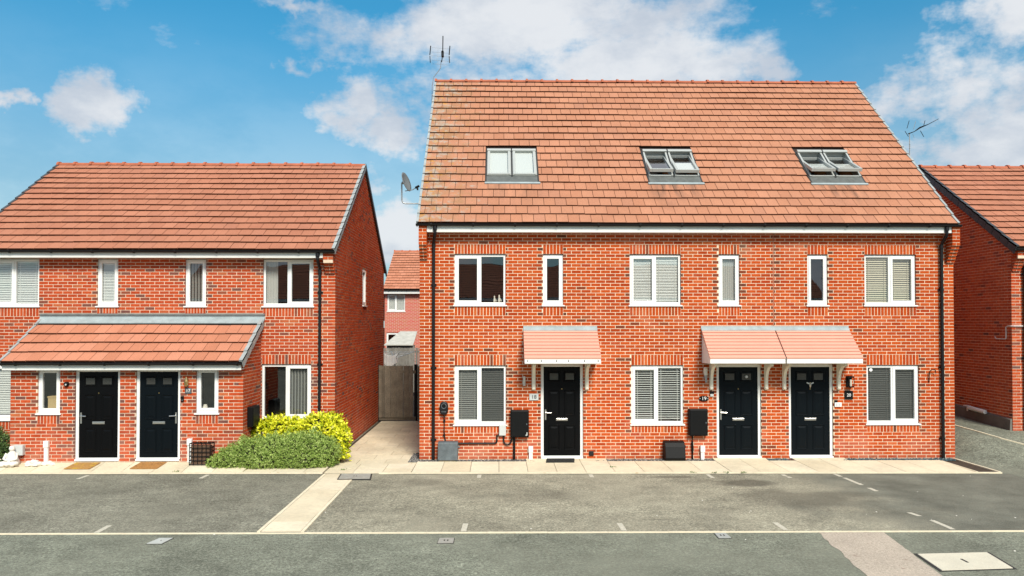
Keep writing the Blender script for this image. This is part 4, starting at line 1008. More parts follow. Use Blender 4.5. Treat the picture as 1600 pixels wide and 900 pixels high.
def gas_box(label, x0, x1, m, curved, z1=.47):
    t = thing('gas_meter_box', label, 'meter box', ((x0+x1)/2, -.1, .02)); w = x1-x0; q = MB()
    pr = [(0,.02),(-.26,.02),(-.30,.10),(-.235,z1-.12),(-.17,z1-.025),(-.06,z1),(0,z1)] if curved else [(0,.06),(-.27,.06),(-.22,z1-.03),(-.19,z1),(0,z1)]
    q.prism(pr, x0, x1, lambda u, a, b: (u, a, b)); obj('cover', q, m, t, bevel=.012)
    if not curved: q = MB(); q.box(x0+.03, x1-.05, -.25, 0, .02, .06); obj('base', q, mat('timber sleeper', (.30,.20,.10), .8), t)
    q = MB(); q.tube([(x1-.005,-.1,z1*.72),(x1+.04,-.1,z1*.72)], .025, 8); obj('spigot', q, m, t)
gas_box('faded grey gas meter box with flat sloping front on the gravel by the left downpipe', .44, .89, M_SLATEGR, False)
gas_box('black curved gas meter box on the gravel under the middle ground floor window', 5.61, 6.07, M_METER, True)
# car charger
t = thing('car_charger', 'dark oval wall charger beside the left downpipe', 'car charger', (.565, 0, 1.07)); q = MB()
pr = [(.565+.098*math.copysign(abs(math.cos(a))**.75, math.cos(a)), 1.225+.15*math.copysign(abs(math.sin(a))**.75, math.sin(a))) for a in [k*math.pi/14 for k in range(28)]]
q.prism(pr, 0, 1, lambda u, a, b: (a, -.001-.10*u, b)); obj('body', q, M_BLACKPL, t, bevel=.02)
q = MB(); q.tube([(.565+.055*math.cos(a), -.104, 1.275+.055*math.sin(a)) for a in [k*math.pi/10 for k in range(21)]], .008, 6); obj('ring', q, M_SLATEGR, t)
q = MB(); q.tube([(.565,-.1,1.275),(.565,-.108,1.275)], .036, 16); obj('socket', q, M_METER, t)
q = MB()
for i in range(4): F1.hexa(q, .515+i*.027, .533+i*.027, 1.135, 1.16, .100, .103)
obj('badge', q, M_SLATEGR, t)
def cable(label, path, r=.014, clips=(), m=M_BLACKPL, name='cable'):
    q = MB(); q.tube(path, r, 8); o = obj(name, q, m); tag(o, label, name)
    for c in clips: k = MB(); k.box(c[0]-.025, c[0]+.025, -.04, 0, c[1]-.02, c[1]+.02); obj('cable_clip', k, m, o)
def arc(cx, cz, r, a0, a1, y, n=6): return [(cx+r*math.cos(R(a0+(a1-a0)*i/n)), y, cz+r*math.sin(R(a0+(a1-a0)*i/n))) for i in range(n+1)]
cable('black cable hanging from the oval charger down to the grey gas box', [(.565,-.03,1.08),(.572,-.02,.9),(.567,-.025,.7),(.575,-.02,.58),(.60,-.03,.47)], .014, ((.572,.93),(.568,.60)))
cable('black conduit running along the brickwork from the grey gas box to the small grey box', [(.88,-.03,.415)]+[(1.7,-.03,.415)]+arc(1.72,.475,.06,-90,0,-.03)+[(1.78,-.03,.60),(1.88,-.03,.60)], .019, ((1.15,.415),(1.5,.415)))
cable('black looped cable between the small grey box and the cabinet by door 18', [(1.93,-.03,.60),(1.935,-.03,.5)]+arc(2.02,.47,.085,180,330,-.03)+[(2.14,-.03,.57)], .019)
cable('thick black pipe under the left meter cabinet, near the single canopy door', [(2.175,-.04,.57),(2.175,-.04,.02)], .026, m=M_METER, name='pipe')
cable('thick black pipe under the right meter cabinet, near the curved gas box', [(6.285,-.04,.59),(6.28,-.045,.4),(6.288,-.04,.25),(6.283,-.04,.02)], .026, m=M_METER, name='pipe')
q = MB(); F1.hexa(q, 1.83, 1.985, .595, .835, 0.001, .075); o = obj('junction_box', q, M_GREY, bevel=.008); tag(o, 'small grey junction box tucked under the left ground floor window sill', 'junction box')
def pipe_cover(label, wl, x, z0, z1):
    t = thing('pipe_cover', label, 'pipe cover', wl.p(x, z0, .0)); q = MB(); wl.hexa(q, x-.042, x+.042, z0, z1-.14, .001, .07); obj('boxing', q, M_UPVC, t, bevel=.008)
    q = MB(); wl.hexa(q, x-.052, x+.052, z1-.145, z1, .001, .085); obj('cap', q, M_UPVC, t, bevel=.008)
pipe_cover('white boxed pipe right of the grey cabled boxes, by the single canopy door', F1, 2.555, .02, .35); pipe_cover('white boxed pipe between the curved gas box and the middle front door', F1, 6.515, .02, .35)
q = MB(); F1.hexa(q, 3.90, 4.005, .12, .225, .001, .03)
for i in range(4): F1.hexa(q, 3.915, 3.99, .135+.022*i, .147+.022*i, .03, .036)
tag(obj('air_vent', q, M_BLACKPL, bevel=.004), 'small black square vent low on the wall right of door 18', 'vent')
def sign(label, x0, x1, z0, z1, body, size, mb_, mt, wl=None, dots=False):
    wl = wl or F1; t = thing('house_number', label, 'house number', wl.p((x0+x1)/2, z0, 0)); q = MB(); wl.hexa(q, x0, x1, z0, z1, .001, .022); obj('plate', q, mb_, t, bevel=.004)
    c = wl.p((x0+x1)/2, (z0+z1)/2, .024); text('digits', body, size, c, mt, t)
    if dots:
        for x in (x0+.018, x1-.018): q = MB(); q.tube([wl.p(x, (z0+z1)/2, .02), wl.p(x, (z0+z1)/2, .026)], .008, 8); obj('screw', q, M_DIGIT, t)
sign('pale grey house number plate 18 left of its door', 2.525, 2.735, 1.395, 1.545, '18', .125, M_GREY, M_DIGITK)
q = MB(); q.prism([(6.56+.115*math.cos(a)*(1 if abs(math.cos(a)) > .1 else 1), 1.43+.062*math.sin(a)) for a in [k*math.pi/10 for k in range(20)]], 0, .02, lambda u, a, b: (a, -.001-u, b))
t19 = thing('house_number', 'black oval house number plate 19 with white digits', 'house number', (6.56, 0, 1.37)); obj('plate', q, M_METER, t19); text('digits', '19', .115, (6.56, -.023, 1.43), M_DIGIT, t19)
for x in (6.468, 6.652): q = MB(); q.tube([(x,-.02,1.43),(x,-.026,1.43)], .008, 8); obj('screw', q, M_DIGIT, t19)
sign('black square house number plate 20 below the lantern', 9.835, 10.03, 1.405, 1.60, '20', .10, M_METER, M_DIGIT)
def small(name, label, cat, wl, boxes, bevel=.006):
    t = thing(name, label, cat, wl.p((boxes[0][1]+boxes[0][2])/2, boxes[0][3], 0))
    for nm, a, b, c, d, n0, n1, m in boxes: q = MB(); wl.hexa(q, a, b, c, d, n0, n1); obj(nm, q, m, t, bevel=bevel)
    return t
small('wall_lamp', 'slim grey and cream wall light above number plate 18', 'lamp', F1, [('back_plate',2.375,2.435,1.73,1.94,.001,.03,M_GREY),('lamp_shade',2.385,2.425,1.80,1.95,.03,.09,M_CERAM),('lamp_base',2.385,2.425,1.735,1.79,.03,.08,M_CHROME)])
t = thing('wall_lamp', 'tapered torch shaped wall light under the left end of the double canopy', 'lamp', (6.585, 0, 1.80)); q = MB(); q.tube([(6.60,-.07,1.80),(6.588,-.07,1.97)], [.022,.034], 10); obj('lamp_base', q, M_GALV, t); q = MB(); q.tube([(6.588,-.07,1.972),(6.582,-.07,2.13)], [.042,.048], 12); obj('lamp_shade', q, M_CERAM, t); q = MB(); q.tube([(6.582,-.07,2.131),(6.58,-.07,2.155)], [.05,.036], 12); obj('cap', q, M_CHROME, t); q = MB(); F1.hexa(q, 6.565, 6.605, 1.9, 2.0, .001, .05); obj('bracket', q, M_GALV, t)
t = thing('wall_lamp', 'black box lantern right of the door numbered 20', 'lamp', (9.94, 0, 1.69)); q = MB(); F1.hexa(q, 9.875, 10.005, 1.69, 1.95, .001, .03); obj('back_plate', q, M_METER, t)
q = MB(); F1.hexa(q, 9.875, 10.005, 1.915, 1.945, .03, .15); F1.hexa(q, 9.875, 10.005, 1.69, 1.715, .03, .15)
for a in (9.875, 9.992): F1.hexa(q, a, a+.013, 1.715, 1.915, .137, .15)
obj('cage', q, M_METER, t); q = MB(); q.tube([F1.p(9.95,1.715,.085), F1.p(9.95,1.87,.085)], .022, 10); obj('bulb', q, M_CERAM, t)
small('door_bell', 'black and white door bell left of the door numbered 19', 'door bell', F1, [('body',6.705,6.785,1.475,1.535,.001,.03,M_GREY),('camera',6.70,6.79,1.54,1.60,.001,.035,M_METER)])
small('door_bell', 'white door bell panel with black top left of the door numbered 20', 'door bell', F1, [('body',9.60,9.76,1.235,1.335,.001,.03,M_UPVC),('camera',9.60,9.665,1.34,1.39,.001,.035,M_METER),('button',9.63,9.66,1.26,1.32,.03,.034,M_GREY),('button',9.69,9.72,1.26,1.31,.03,.034,M_GREY)], .003)
q = MB(); q.tube([(11.81,-.02,1.80),(11.81,-.04,1.98)]+[(11.875+.065*math.cos(R(a)), -.05-.05*math.sin(R(a)), 2.04+.06*math.sin(R(a))) for a in range(180, -1, -20)]+[(11.95,-.06,2.0)], .011, 6)
tag(obj('hanging_hook', q, M_METER), 'curled dark iron basket hook on the brickwork right of the ground floor window', 'hook')
q = MB(); q.tube([(10.47,.024,2.085),(10.47,.018,2.085)], .038, 18); k = obj('window_sticker', q, M_DIGIT); tag(k, 'round white sticker in the top corner of the window right of door 20', 'sticker')
def mat_thing(label, p, z, m, h=.014):
    q = MB(); q.hexa([(a,b,zz) for (a,b), zz in zip(p, z)]+[(a,b,zz+h) for (a,b), zz in zip(p, z)]); o = obj('doormat', q, m, bevel=.003); return tag(o, label, 'doormat')
mm_ = mat_thing('black rubber doormat at the door numbered 18', [(2.88,-.45),(3.52,-.45),(3.56,-.06),(2.92,-.06)], [.04,.04,.058,.058], M_BMAT)
q = MB()
for i in range(7): x = 2.92+i*.088; q.box(x, x+.05, -.42, -.08, .056, .066)
obj('tread', q, M_BMAT, mm_)
# satellite dish on the left verge
t = thing('satellite_dish', 'grey satellite dish on a cranked arm at the left verge of the tall terrace', 'satellite dish', (-.03, 1.2, 6.1)); q = MB()
q.tube([(.0,1.2,6.10),(-.10,1.2,6.11),(-.47,1.2,6.11),(-.535,1.2,6.13),(-.56,1.2,6.19),(-.565,1.2,6.62)], .017, 8); q.box(-.02, .0, 1.1, 1.3, 6.02, 6.2); obj('arm', q, M_GALV, t)
q = MB(); ax = Vector((.90,-.30,.30)).normalized(); s1 = ax.cross(Vector((0,0,1))).normalized(); s2 = s1.cross(ax); c0 = Vector((-.49,1.2,6.63)); K = 20; rings = 5
for i in range(rings+1):
    rr = i/rings
    for j in range(K): q.v.append(tuple(c0+s1*(.22*rr*math.cos(2*math.pi*j/K))+s2*(.245*rr*math.sin(2*math.pi*j/K))+ax*(.055*rr*rr)))
for i in range(rings):
    for j in range(K): a = i*K+j; b = i*K+(j+1) % K; q.f.append((a, b, b+K, a+K)); q.m.append(0); q.r.append(.5)
o = obj('reflector', q, M_DISH, t, smooth=True); sm = o.modifiers.new('thickness', 'SOLIDIFY'); sm.thickness = .012
q = MB(); q.tube([(-.48,1.2,6.42),(-.30,1.16,6.44),(-.19,1.13,6.50)], .011, 6); q.tube([(-.565,1.2,6.62),(-.5,1.2,6.62)], .035, 8); obj('feed_arm', q, M_GALV, t)
q = MB(); q.tube([(-.22,1.14,6.49),(-.13,1.11,6.53)], .03, 8); q.tube([(-.175,1.125,6.51),(-.165,1.12,6.43)], .022, 8); obj('receiver', q, M_BLACKPL, t)
# aerials
def rod(q, a, b, r=.006): q.tube([a, b], r, 5)
t = thing('tv_aerial', 'tv aerial on a bent mast above the left end of the tall ridge', 'aerial', (-.14, 5.1, 9.2)); q = MB()
q.tube([(-.16,5.1,9.0),(-.145,5.1,10.2),(-.10,5.1,10.45),(.03,5.1,10.62),(.10,5.1,10.72),(.12,5.1,10.95)], .011, 6)
for z in (9.4, 9.9): q.box(-.16, .02, 5.08, 5.12, z, z+.03)
obj('mast', q, M_GALV, t)
q = MB(); q.tube([(.13,5.15,10.92),(.17,5.0,11.1),(.22,4.4,11.42)], .014, 6); q.box(.17-.035, .17+.035, 4.9, 5.05, 11.02, 11.17); obj('boom', q, M_BLACKPL, t)
q = MB()
for z, y in ((10.82,5.1),(10.93,5.1),(11.06,5.1),(11.17,5.1),(11.3,5.1)): rod(q, (-.16,y,z+.03), (.38,y,z-.01), .003)
for x in (-.16, .02, .2, .38): rod(q, (x,5.1,10.82), (x,5.1,11.31), .003)
obj('reflector', q, M_GALV, t)
for x in (-.19, .375):
    q = MB(); rod(q, (x,4.95,10.83), (x-.012,4.95,11.03), .012); rod(q, (x-.012,4.95,11.06), (x+.012,4.95,11.33), .015); obj('dipole', q, M_BLACKPL, t)
t = thing('tv_aerial', 'tv aerial on a straight mast behind the right slope of the tall roof', 'aerial', (12.52, 2.1, 7.2)); q = MB()
q.tube([(12.52,2.1,6.9),(12.52,2.1,8.12)], .013, 6); q.box(12.42, 12.54, 2.07, 2.13, 7.0, 7.04)
for z in (7.72,7.78,7.82): q.tube([(12.52,2.1,z),(12.52,2.1,z+.012)], .02, 6)
obj('mast', q, M_GALV, t)
q = MB(); q.tube([(12.48,2.1,8.10),(12.62,2.05,8.15),(12.74,2.0,8.24),(12.90,1.9,8.30),(13.12,1.8,8.42)], [.015,.01,.022,.009,.006], 6); obj('boom', q, M_BLACKPL, t)
for a, b, r in (((12.40,2.0,8.22),(12.46,2.0,8.42),.008),((12.40,2.1,8.17),(12.49,2.1,8.03),.008),((12.78,1.9,8.25),(12.82,1.9,8.40),.008),((12.75,2.0,8.16),(12.84,2.0,8.0),.008),((12.57,2.0,8.2),(12.63,2.0,8.4),.007),((12.6,2.1,8.1),(12.64,2.1,8.0),.005)):
    q = MB(); rod(q, a, b, r); obj('dipole', q, M_BLACKPL if r > .0075 else M_GALV, t)

# ================================================================== left house
H2 = thing('semi_detached_house', 'lower red brick house at the left with two black doors under one long porch roof', 'house', (-6.4, 0, .1))
F2 = Wall((0,.55,0), (1,0,0), (0,-1,0)); LX, RX = -10.69, -2.05; VO2 = .03
u2 = [(-10.17,-8.99,3.555,4.69),(-7.64,-7.15,3.555,4.69),(-5.58,-5.09,3.555,4.69),(-3.75,-2.57,3.555,4.69)]; l2 = [(-10.13,-8.97,.89,2.205),(-3.77,-2.61,.89,2.205)]
mb = MB(); mortar_sheet(mb, F2, LX, RX, -.1, 4.85, u2+l2); wall2 = obj('wall', mb, M_MORT2, H2)
hs = [(a,b,3.33,4.75) for a,b,_,_ in u2]+[(a,b,.68,2.43) for a,b,_,_ in l2]
br = lay_bricks(LX, RX, .03, 4.78, hs, voff=VO2, phase=.03)
for a,b,_,_ in u2: br += soldiers(a, b, 3.33, 3.553)
for a,b,_,_ in l2: br += soldiers(a, b, 2.205, 2.43)+soldiers(a, b, .68, .888)
br = [r for r in br if not (-8.8 < r[0] and r[1] < -3.85 and r[3] < 2.9)]
emit_bricks(F2, br, wall2, M_BRICK2, 120)
PW = Wall((0,-.75,0), (1,0,0), (0,-1,0)); pu = [(-8.26,-7.77,1.18,2.19),(-4.82,-4.33,1.18,2.19)]; pd = [(-7.45,-6.47,.17,2.17),(-6.13,-5.16,.17,2.17)]
mb = MB(); mortar_sheet(mb, PW, -8.84, -3.79, 0, 2.3, pu+pd); wall3 = obj('wall', mb, M_MORT2, H2)
br = lay_bricks(-8.84, -3.79, .03, 2.28, [(a,b,.97,2.3) for a,b,_,_ in pu]+[(a,b,.0,2.3) for a,b,_,_ in pd], voff=.0, phase=.07)
for a,b,_,_ in pu: br += soldiers(a, b, .97, 1.178)
emit_bricks(PW, br, wall3, M_BRICK2, 180)
# porch return walls
EP, GP = (-1.0, 2.32), (.55, 3.25); psl = (GP[1]-EP[1])/(GP[0]-EP[0])
SR = Wall((-3.79,-.75,0), (0,1,0), (1,0,0)); ptop = lambda u: EP[1]+(u-.75-EP[0])*psl-.06
def side_wall(wl, dep, top, m, mm, par):
    mb = MB(); mb.quad([wl.p(0,-.05,-.0045), wl.p(dep,-.05,-.0045), wl.p(dep,top(dep),-.0045), wl.p(0,top(0),-.0045)]); w = obj('wall', mb, mm, par)
    emit_bricks(wl, lay_bricks(0, dep, .03, 3.4, [], top=top, voff=0), w, m, 0); return w
side_wall(SR, 1.30, ptop, M_BRICK2, M_MORT2, H2)
side_wall(Wall((-8.84,.55,0), (0,-1,0), (-1,0,0)), 1.30, lambda u: ptop(1.3-u), M_BRICK2, M_MORT2, H2)
# gables
E2, G2 = (.25, 4.865), (4.55, 7.70); gt2 = gable_top(E2, G2, .08); D2 = 8.0
GW = Wall((RX,.55,0), (0,1,0), (1,0,0))
gable_wall(H2, GW, D2, lambda u: .55+u, gt2, M_BRICK2, M_MORT2, [(3.80,4.40,3.66,4.74)], 0, .03, VO2)
gable_wall(H2, Wall((LX,8.55,0),(0,-1,0),(-1,0,0)), D2, lambda u: 8.55-u, gt2, M_BRICK2, M_MORT2, [], 0, .03, VO2)
mb = MB(); mb.quad([(LX,8.55,-.1),(RX,8.55,-.1),(RX,8.55,4.8),(LX,8.55,4.8)]); obj('wall', mb, M_BRICK3, H2)
for (a,b,c,d), li, bl in ((u2[0],A2,['louvre','louvre']),(u2[1],ONE,['closed']),(u2[2],ONE,['vertical']),(u2[3],B2,['curtain',None])): window(H2, F2, a, b, c, d, li, blinds=bl)
window(H2, F2, *l2[0], A2, blinds=['louvre','louvre']); window(H2, F2, *l2[1], B2, blinds=[None,'vertical'])
for a in pu: window(H2, PW, *a, ONE, blinds=[None])
window(H2, GW, 3.80, 4.40, 3.66, 4.74, ONE, rec=.02, blinds=[None])
door(H2, PW, *pd[0], -1, M_DOOR); door(H2, PW, *pd[1], 1, M_NAVY)
roof2 = deck(H2, -10.76, -2.0, E2, G2, back=(8.85, 4.865))
P2, L2, g2 = tile_roof(roof2, -10.74, -2.03, E2, G2, 15, .30, M_TILE2, 300)
ridge_tiles(roof2, -10.76, -2.02, 4.55, 7.68)
verge_caps(roof2, -2.02, 1, P2, L2, g2, 15, M_VERGEL, .055, .10); verge_caps(roof2, -10.74, -1, P2, L2, g2, 15, M_VERGE, .05, .12)
q = MB(); b0 = lambda v: Vector((0, 8.85-(v)*.835, 4.865+v*.55))
q.hexa([(-2.03,4.55,7.62),(-1.99,4.55,7.62),(-1.99,8.87,4.76),(-2.03,8.87,4.76),(-2.03,4.55,7.76),(-1.99,4.55,7.76),(-1.99,8.87,4.91),(-2.03,8.87,4.91)]); obj('verge_cap', q, M_VERGE, roof2)
mb = MB(); mb.box(-10.48, -2.285, .262, .29, 4.695, 4.86); mb.box(-10.48, -2.285, .29, .55, 4.70, 4.712); obj('fascia', mb, M_FASCIA, H2)
gutter(H2, -10.78, -2.0, .208, 4.855, .05)
downpipe(H2, -2.40, .245, 4.82, .55, .1, clips=(2.2,3.9))
corbel(H2, -2.28, -2.05, .542, .27, 4.80, 4.58, 4, M_BRICK2, M_MORT2)
# porch roof
roof3 = deck(H2, -8.93, -3.72, EP, GP); roof3.name = 'porch_roof'
P3, L3, g3 = tile_roof(roof3, -8.91, -3.75, EP, GP, 4, .278, M_TILE3, 80, stop=1.50, name='porch_tile')
verge_caps(roof3, -3.74, 1, P3, L3, g3, 5, M_VERGEL, .06, .13); verge_caps(roof3, -8.91, -1, P3, L3, g3, 5, M_VERGEL, .03, .10)
q = MB(); q.prism([(.552,3.37),(.53,3.37),(.52,3.29),(.36,3.185),(.36,3.165),(.55,3.25)], -8.95, -3.70, lambda t_, a, b: (t_, a, b)); obj('lead_flashing', q, M_LEAD, roof3)
q = MB(); q.prism([(.549,3.40),(.525,3.40),(.50,3.35),(.545,3.33)], -8.95, -3.70, lambda t_, a, b: (t_, a, b)); obj('lead_capping', q, M_LEADD, roof3)
mb = MB(); mb.box(-8.90, -3.77, -.965, -.94, 2.155, 2.315); mb.box(-8.90, -3.77, -.94, -.75, 2.165, 2.18); obj('porch_fascia', mb, M_FASCIA, roof3)
gutter(H2, -8.93, -3.74, -1.02, 2.315, .052)
# fixtures of the left house
sign('grey house number plate 17 below the brass wall light', -5.05, -4.91, 1.63, 1.75, '17', .10, M_SLATEGR, M_DIGIT, PW)
t = thing('wall_lamp', 'brass wall light above number plate 17', 'lamp', (-5.0,-.75,1.79)); q = MB(); q.tube([(-5.0,-.83,1.79),(-5.0,-.83,1.82),(-5.0,-.83,1.90),(-5.0,-.83,1.94),(-5.0,-.83,2.0)], [.02,.045,.05,.03,.012], 10); obj('lantern', q, M_BRASS, t); q = MB(); PW.hexa(q, -5.03, -4.97, 1.83, 1.95, .001, .05); obj('back_plate', q, M_BRASS, t)
small('door_bell', 'narrow black door bell right of the second left house door', 'door bell', PW, [('body',-5.14,-5.075,1.45,1.575,.001,.03,M_METER),('button',-5.12,-5.095,1.475,1.50,.03,.034,M_SLATEGR)])
t = thing('security_sensor', 'small round dark sensor on the brickwork left of the first black door', 'sensor', (-7.62,-.75,1.78)); q = MB(); q.tube([(-7.62,-.75,1.84),(-7.62,-.80,1.84),(-7.62,-.83,1.83)], [.055,.05,.025], 12); obj('body', q, M_METER, t); q = MB(); q.tube([(-7.605,-.83,1.835),(-7.60,-.845,1.832)], .018, 8); obj('lens', q, M_GREY, t)
q = MB(); PW.hexa(q, -8.73, -8.51, .30, .52, .001, .10); tag(obj('junction_box', q, M_GREY, bevel=.01), 'light grey box low on the porch wall above the white rocks', 'junction box')
pipe_cover('white boxed pipe under the left porch window beside white rocks', PW, -8.03, .13, .61); pipe_cover('white boxed pipe beside the dark wire crate', PW, -4.93, .13, .65)
cabinet('dark meter cabinet on the porch return wall above the yellow shrub', .28, .80, .85, 1.30, 0, M_METER, wl=SR, d=.12)
mat_thing('worn coir doormat with yellow patches at the left porch door', [(-7.42,-1.22),(-6.88,-1.22),(-6.84,-.82),(-7.36,-.82)], [.07,.07,.13,.13], M_MAT)
mat_thing('coir doormat with dark marks at the right porch door', [(-6.03,-1.22),(-5.46,-1.22),(-5.42,-.80),(-5.98,-.80)], [.07,.07,.132,.132], mat('brown coir doormat', (.40,.19,.05), .95, grain=[(30,.75,1.2)], patch=[(9,.60,.66,(.12,.05,.015),.8)], bump=(200,.005)))
# wire crate
t = thing('wire_crate', 'dark wire crate with brown liner against the porch wall', 'crate', (-4.62,-.9,.13)); q = MB(); X0, X1, Y0, Y1, Z0, Z1 = -4.85,-4.40,-1.02,-.78,.12,.57
for i in range(6):
    x = X0+(X1-X0)*i/5
    for y in (Y0, Y1): rod(q, (x,y,Z0), (x,y,Z1), .009)
    rod(q, (x,Y0,Z1), (x,Y1,Z1), .009)
for i in range(6):
    z = Z0+(Z1-Z0)*i/5; q.tube([(X0,Y0,z),(X1,Y0,z),(X1,Y1,z),(X0,Y1,z),(X0,Y0,z)], .009, 5)
obj('wire_frame', q, M_METER, t); q = MB(); q.box(X0+.03, X1-.03, Y0+.03, Y1-.02, Z0, Z1-.05); obj('liner', q, M_RATTAN, t)
# white rocks and ornament by the porch
import bmesh
def rock(label, x, y, z, r, seed):
    b = bmesh.new(); bmesh.ops.create_icosphere(b, subdivisions=2, radius=1); rg = random.Random(seed); ph = [rg.uniform(0, 6) for _ in range(6)]
    for v in b.verts:
        n = v.co.copy(); f = 1+.16*math.sin(3*n.x+ph[0])+.14*math.sin(4*n.y+ph[1])+.12*math.sin(5*n.z+ph[2])+.1*math.sin(7*n.x*n.y+ph[3]); v.co = Vector((n.x*r*f*1.15, n.y*r*f*.9, n.z*r*f*.7))
    me = bpy.data.meshes.new('white_rock'); b.to_mesh(me); b.free(); me.materials.append(M_STONE); o = link('white_rock', me); o.location = (x, y, z); o.rotation_euler = (0, 0, rg.uniform(0, 6))
    o['label'] = label; o['category'] = 'rock'; o['group'] = 'white rocks along the porch wall'
RL = ['large white rock at the left end of the row of rocks on the path edge', 'largest white rock in the middle of the row left of the white boxed pipe', 'white rock just left of the white boxed pipe', 'small white rock just right of the white boxed pipe',
 'second white rock right of the white boxed pipe', 'small white rock in front of the left end of the row', 'smallest white rock in front of the largest one', 'white rock at the right end of the row, nearest the doormat',
 'white rock at the foot of the seated garden figure', 'white rock right of the seated garden figure, under the grey box', 'white rock left of the seated garden figure, by the flowering shrub']
for i, (x, y, r) in enumerate(((-8.33,-.90,.085),(-8.20,-.93,.10),(-8.08,-.92,.075),(-7.98,-.95,.06),(-7.88,-.93,.07),(-8.28,-1.0,.06),(-8.14,-1.02,.055),(-7.80,-.95,.05),(-8.70,-1.03,.09),(-8.60,-1.06,.07),(-8.82,-1.05,.08))):
    rock(RL[i], x, y, .10+r*.5, r, i)
t = thing('garden_ornament', 'white seated garden figure below the grey box at the far left', 'ornament', (-8.68,-.93,.15)); q = MB()
q.tube([(-8.68,-.93,z) for z in (.12,.18,.26,.34,.39,.42)], [.14,.15,.115,.10,.06,.035], 12); obj('body', q, M_STONE, t, smooth=True); q = MB(); q.tube([(-8.68,-.94,z) for z in (.41,.43,.47,.51,.53)], [.03,.05,.058,.045,.012], 12); obj('head', q, M_STONE, t, smooth=True)
q = MB()
for s_ in (-1, 1): q.tube([(-8.68+s_*.10,-.95,.36),(-8.68+s_*.14,-1.0,.25),(-8.68+s_*.03,-1.06,.22)], [.035,.03,.022], 8); q.tube([(-8.68+s_*.05,-1.0,.16),(-8.68+s_*.17,-1.05,.16),(-8.68+s_*.02,-1.09,.15)], [.05,.045,.03], 8)
obj('limb', q, M_STONE, t, smooth=True)
t = thing('storage_box', 'pale brown box standing inside the left porch window', 'box', (-8.0,-.55,1.22)); q = MB(); q.box(-8.10, -7.83, -.62, -.42, 1.20, 1.55); obj('carton', q, M_CARD, t); q = MB(); q.box(-8.11, -7.82, -.63, -.41, 1.53, 1.56); obj('lid', q, M_CARD, t)
q = MB(); q.tube([(-4.66,-.62,z) for z in (1.23,1.25,1.32,1.36,1.38)], [.03,.05,.055,.04,.035], 10); tag(obj('sill_pot', q, M_CERAM), 'small pale pot inside the right porch window', 'pot')

# ================================================================== right house
H3 = thing('detached_house', 'brick house at the right edge with dark stepped verge and shaded gable', 'house', (18, 3, .45))
X3 = 14.70; E3, G3 = (1.10, 5.04), (5.6, 7.91); gt3 = gable_top(E3, G3, .08)
F3 = Wall((X3,1.4,0), (1,0,0), (0,-1,0)); w3 = 8.0
mb = MB(); mortar_sheet(mb, F3, 0, w3, 0, 5.0, [(1.1,2.28,3.7,4.85)]); wall4 = obj('wall', mb, M_MORT2, H3)
emit_bricks(F3, lay_bricks(0, w3, .45, 4.95, [(1.1,2.28,3.7,4.95)], voff=.45, phase=.1), wall4, M_BRICK2, 150)
window(H3, F3, 1.1, 2.28, 3.7, 4.85, A2, blinds=[None, None])
gable_wall(H3, Wall((X3,9.8,0),(0,-1,0),(-1,0,0)), 8.4, lambda u: 9.8-u, gt3, M_BRICK3, M_MORT3, [], 150, .45, .45)
mb = MB(); mb.quad([(X3,9.8,0),(X3+w3,9.8,0),(X3+w3,9.8,5),(X3,9.8,5)]); mb.quad([(X3+w3,1.4,0),(X3+w3,9.8,0),(X3+w3,9.8,5),(X3+w3,5.6,7.8),(X3+w3,1.4,5)]); obj('wall', mb, M_BRICK3, H3)
roof4 = deck(H3, X3-.07, X3+w3+.05, E3, G3, back=(10.1, 5.04))
P4, L4, g4 = tile_roof(roof4, X3-.04, X3+w3+.03, E3, G3, 15, .30, M_TILE2, 150)
ridge_tiles(roof4, X3-.06, X3+w3, 5.6, 7.89); verge_caps(roof4, X3-.05, -1, P4, L4, g4, 15, M_VERGE, .05, .17)
mb = MB(); mb.box(X3+.24, X3+w3, 1.15, 1.17, 4.87, 5.05); obj('fascia', mb, M_FASCIA, H3); gutter(H3, X3-.08, X3+w3, 1.095, 5.02)
corbel(H3, X3, X3+.22, 1.392, 1.14, 5.0, 4.78, 5, M_BRICK2, M_MORT2); downpipe(H3, X3+.30, 1.1, 4.98, 1.4, .45, clips=(2.3,4.4))
# rendered plinth along the gable, following the slope
q = MB(); y = 1.42
while y < 9.6:
    a, b = gz(14.6, y), gz(14.6, y+.5); q.hexa([(X3-.07,y,a-.1),(X3,y,a-.1),(X3,y+.5,b-.1),(X3-.07,y+.5,b-.1),(X3-.05,y,a+.27),(X3,y,a+.30),(X3,y+.5,b+.30),(X3-.05,y+.5,b+.27)]); y += .5
obj('plinth', q, M_PLINTH, H3)
q = MB(); q.tube([(X3-.11,3.05,.88),(X3-.11,2.35,.84)], .055, 10); q.box(X3-.12, X3-.02, 3.12, 3.32, .90, .93); q.box(X3-.12, X3-.10, 3.12, 3.16, .78, .90); tag(obj('fallen_pipe', q, M_UPVC), 'white plastic pipe length lying on the plinth of the shaded gable', 'pipe')
q = MB(); q.tube([(X3+1.2,1.37,3.10),(X3+.02,1.37,3.10),(X3-.02,1.40,3.10),(X3-.02,1.52,3.10),(X3-.02,1.6,3.08),(X3-.02,1.6,2.80),(X3-.02,1.62,2.77),(X3-.02,2.0,2.77),(X3-.02,2.05,2.82)], .012, 6); tag(obj('cable', q, M_UPVC), 'thin white cable wrapped round the corner of the right house', 'cable')

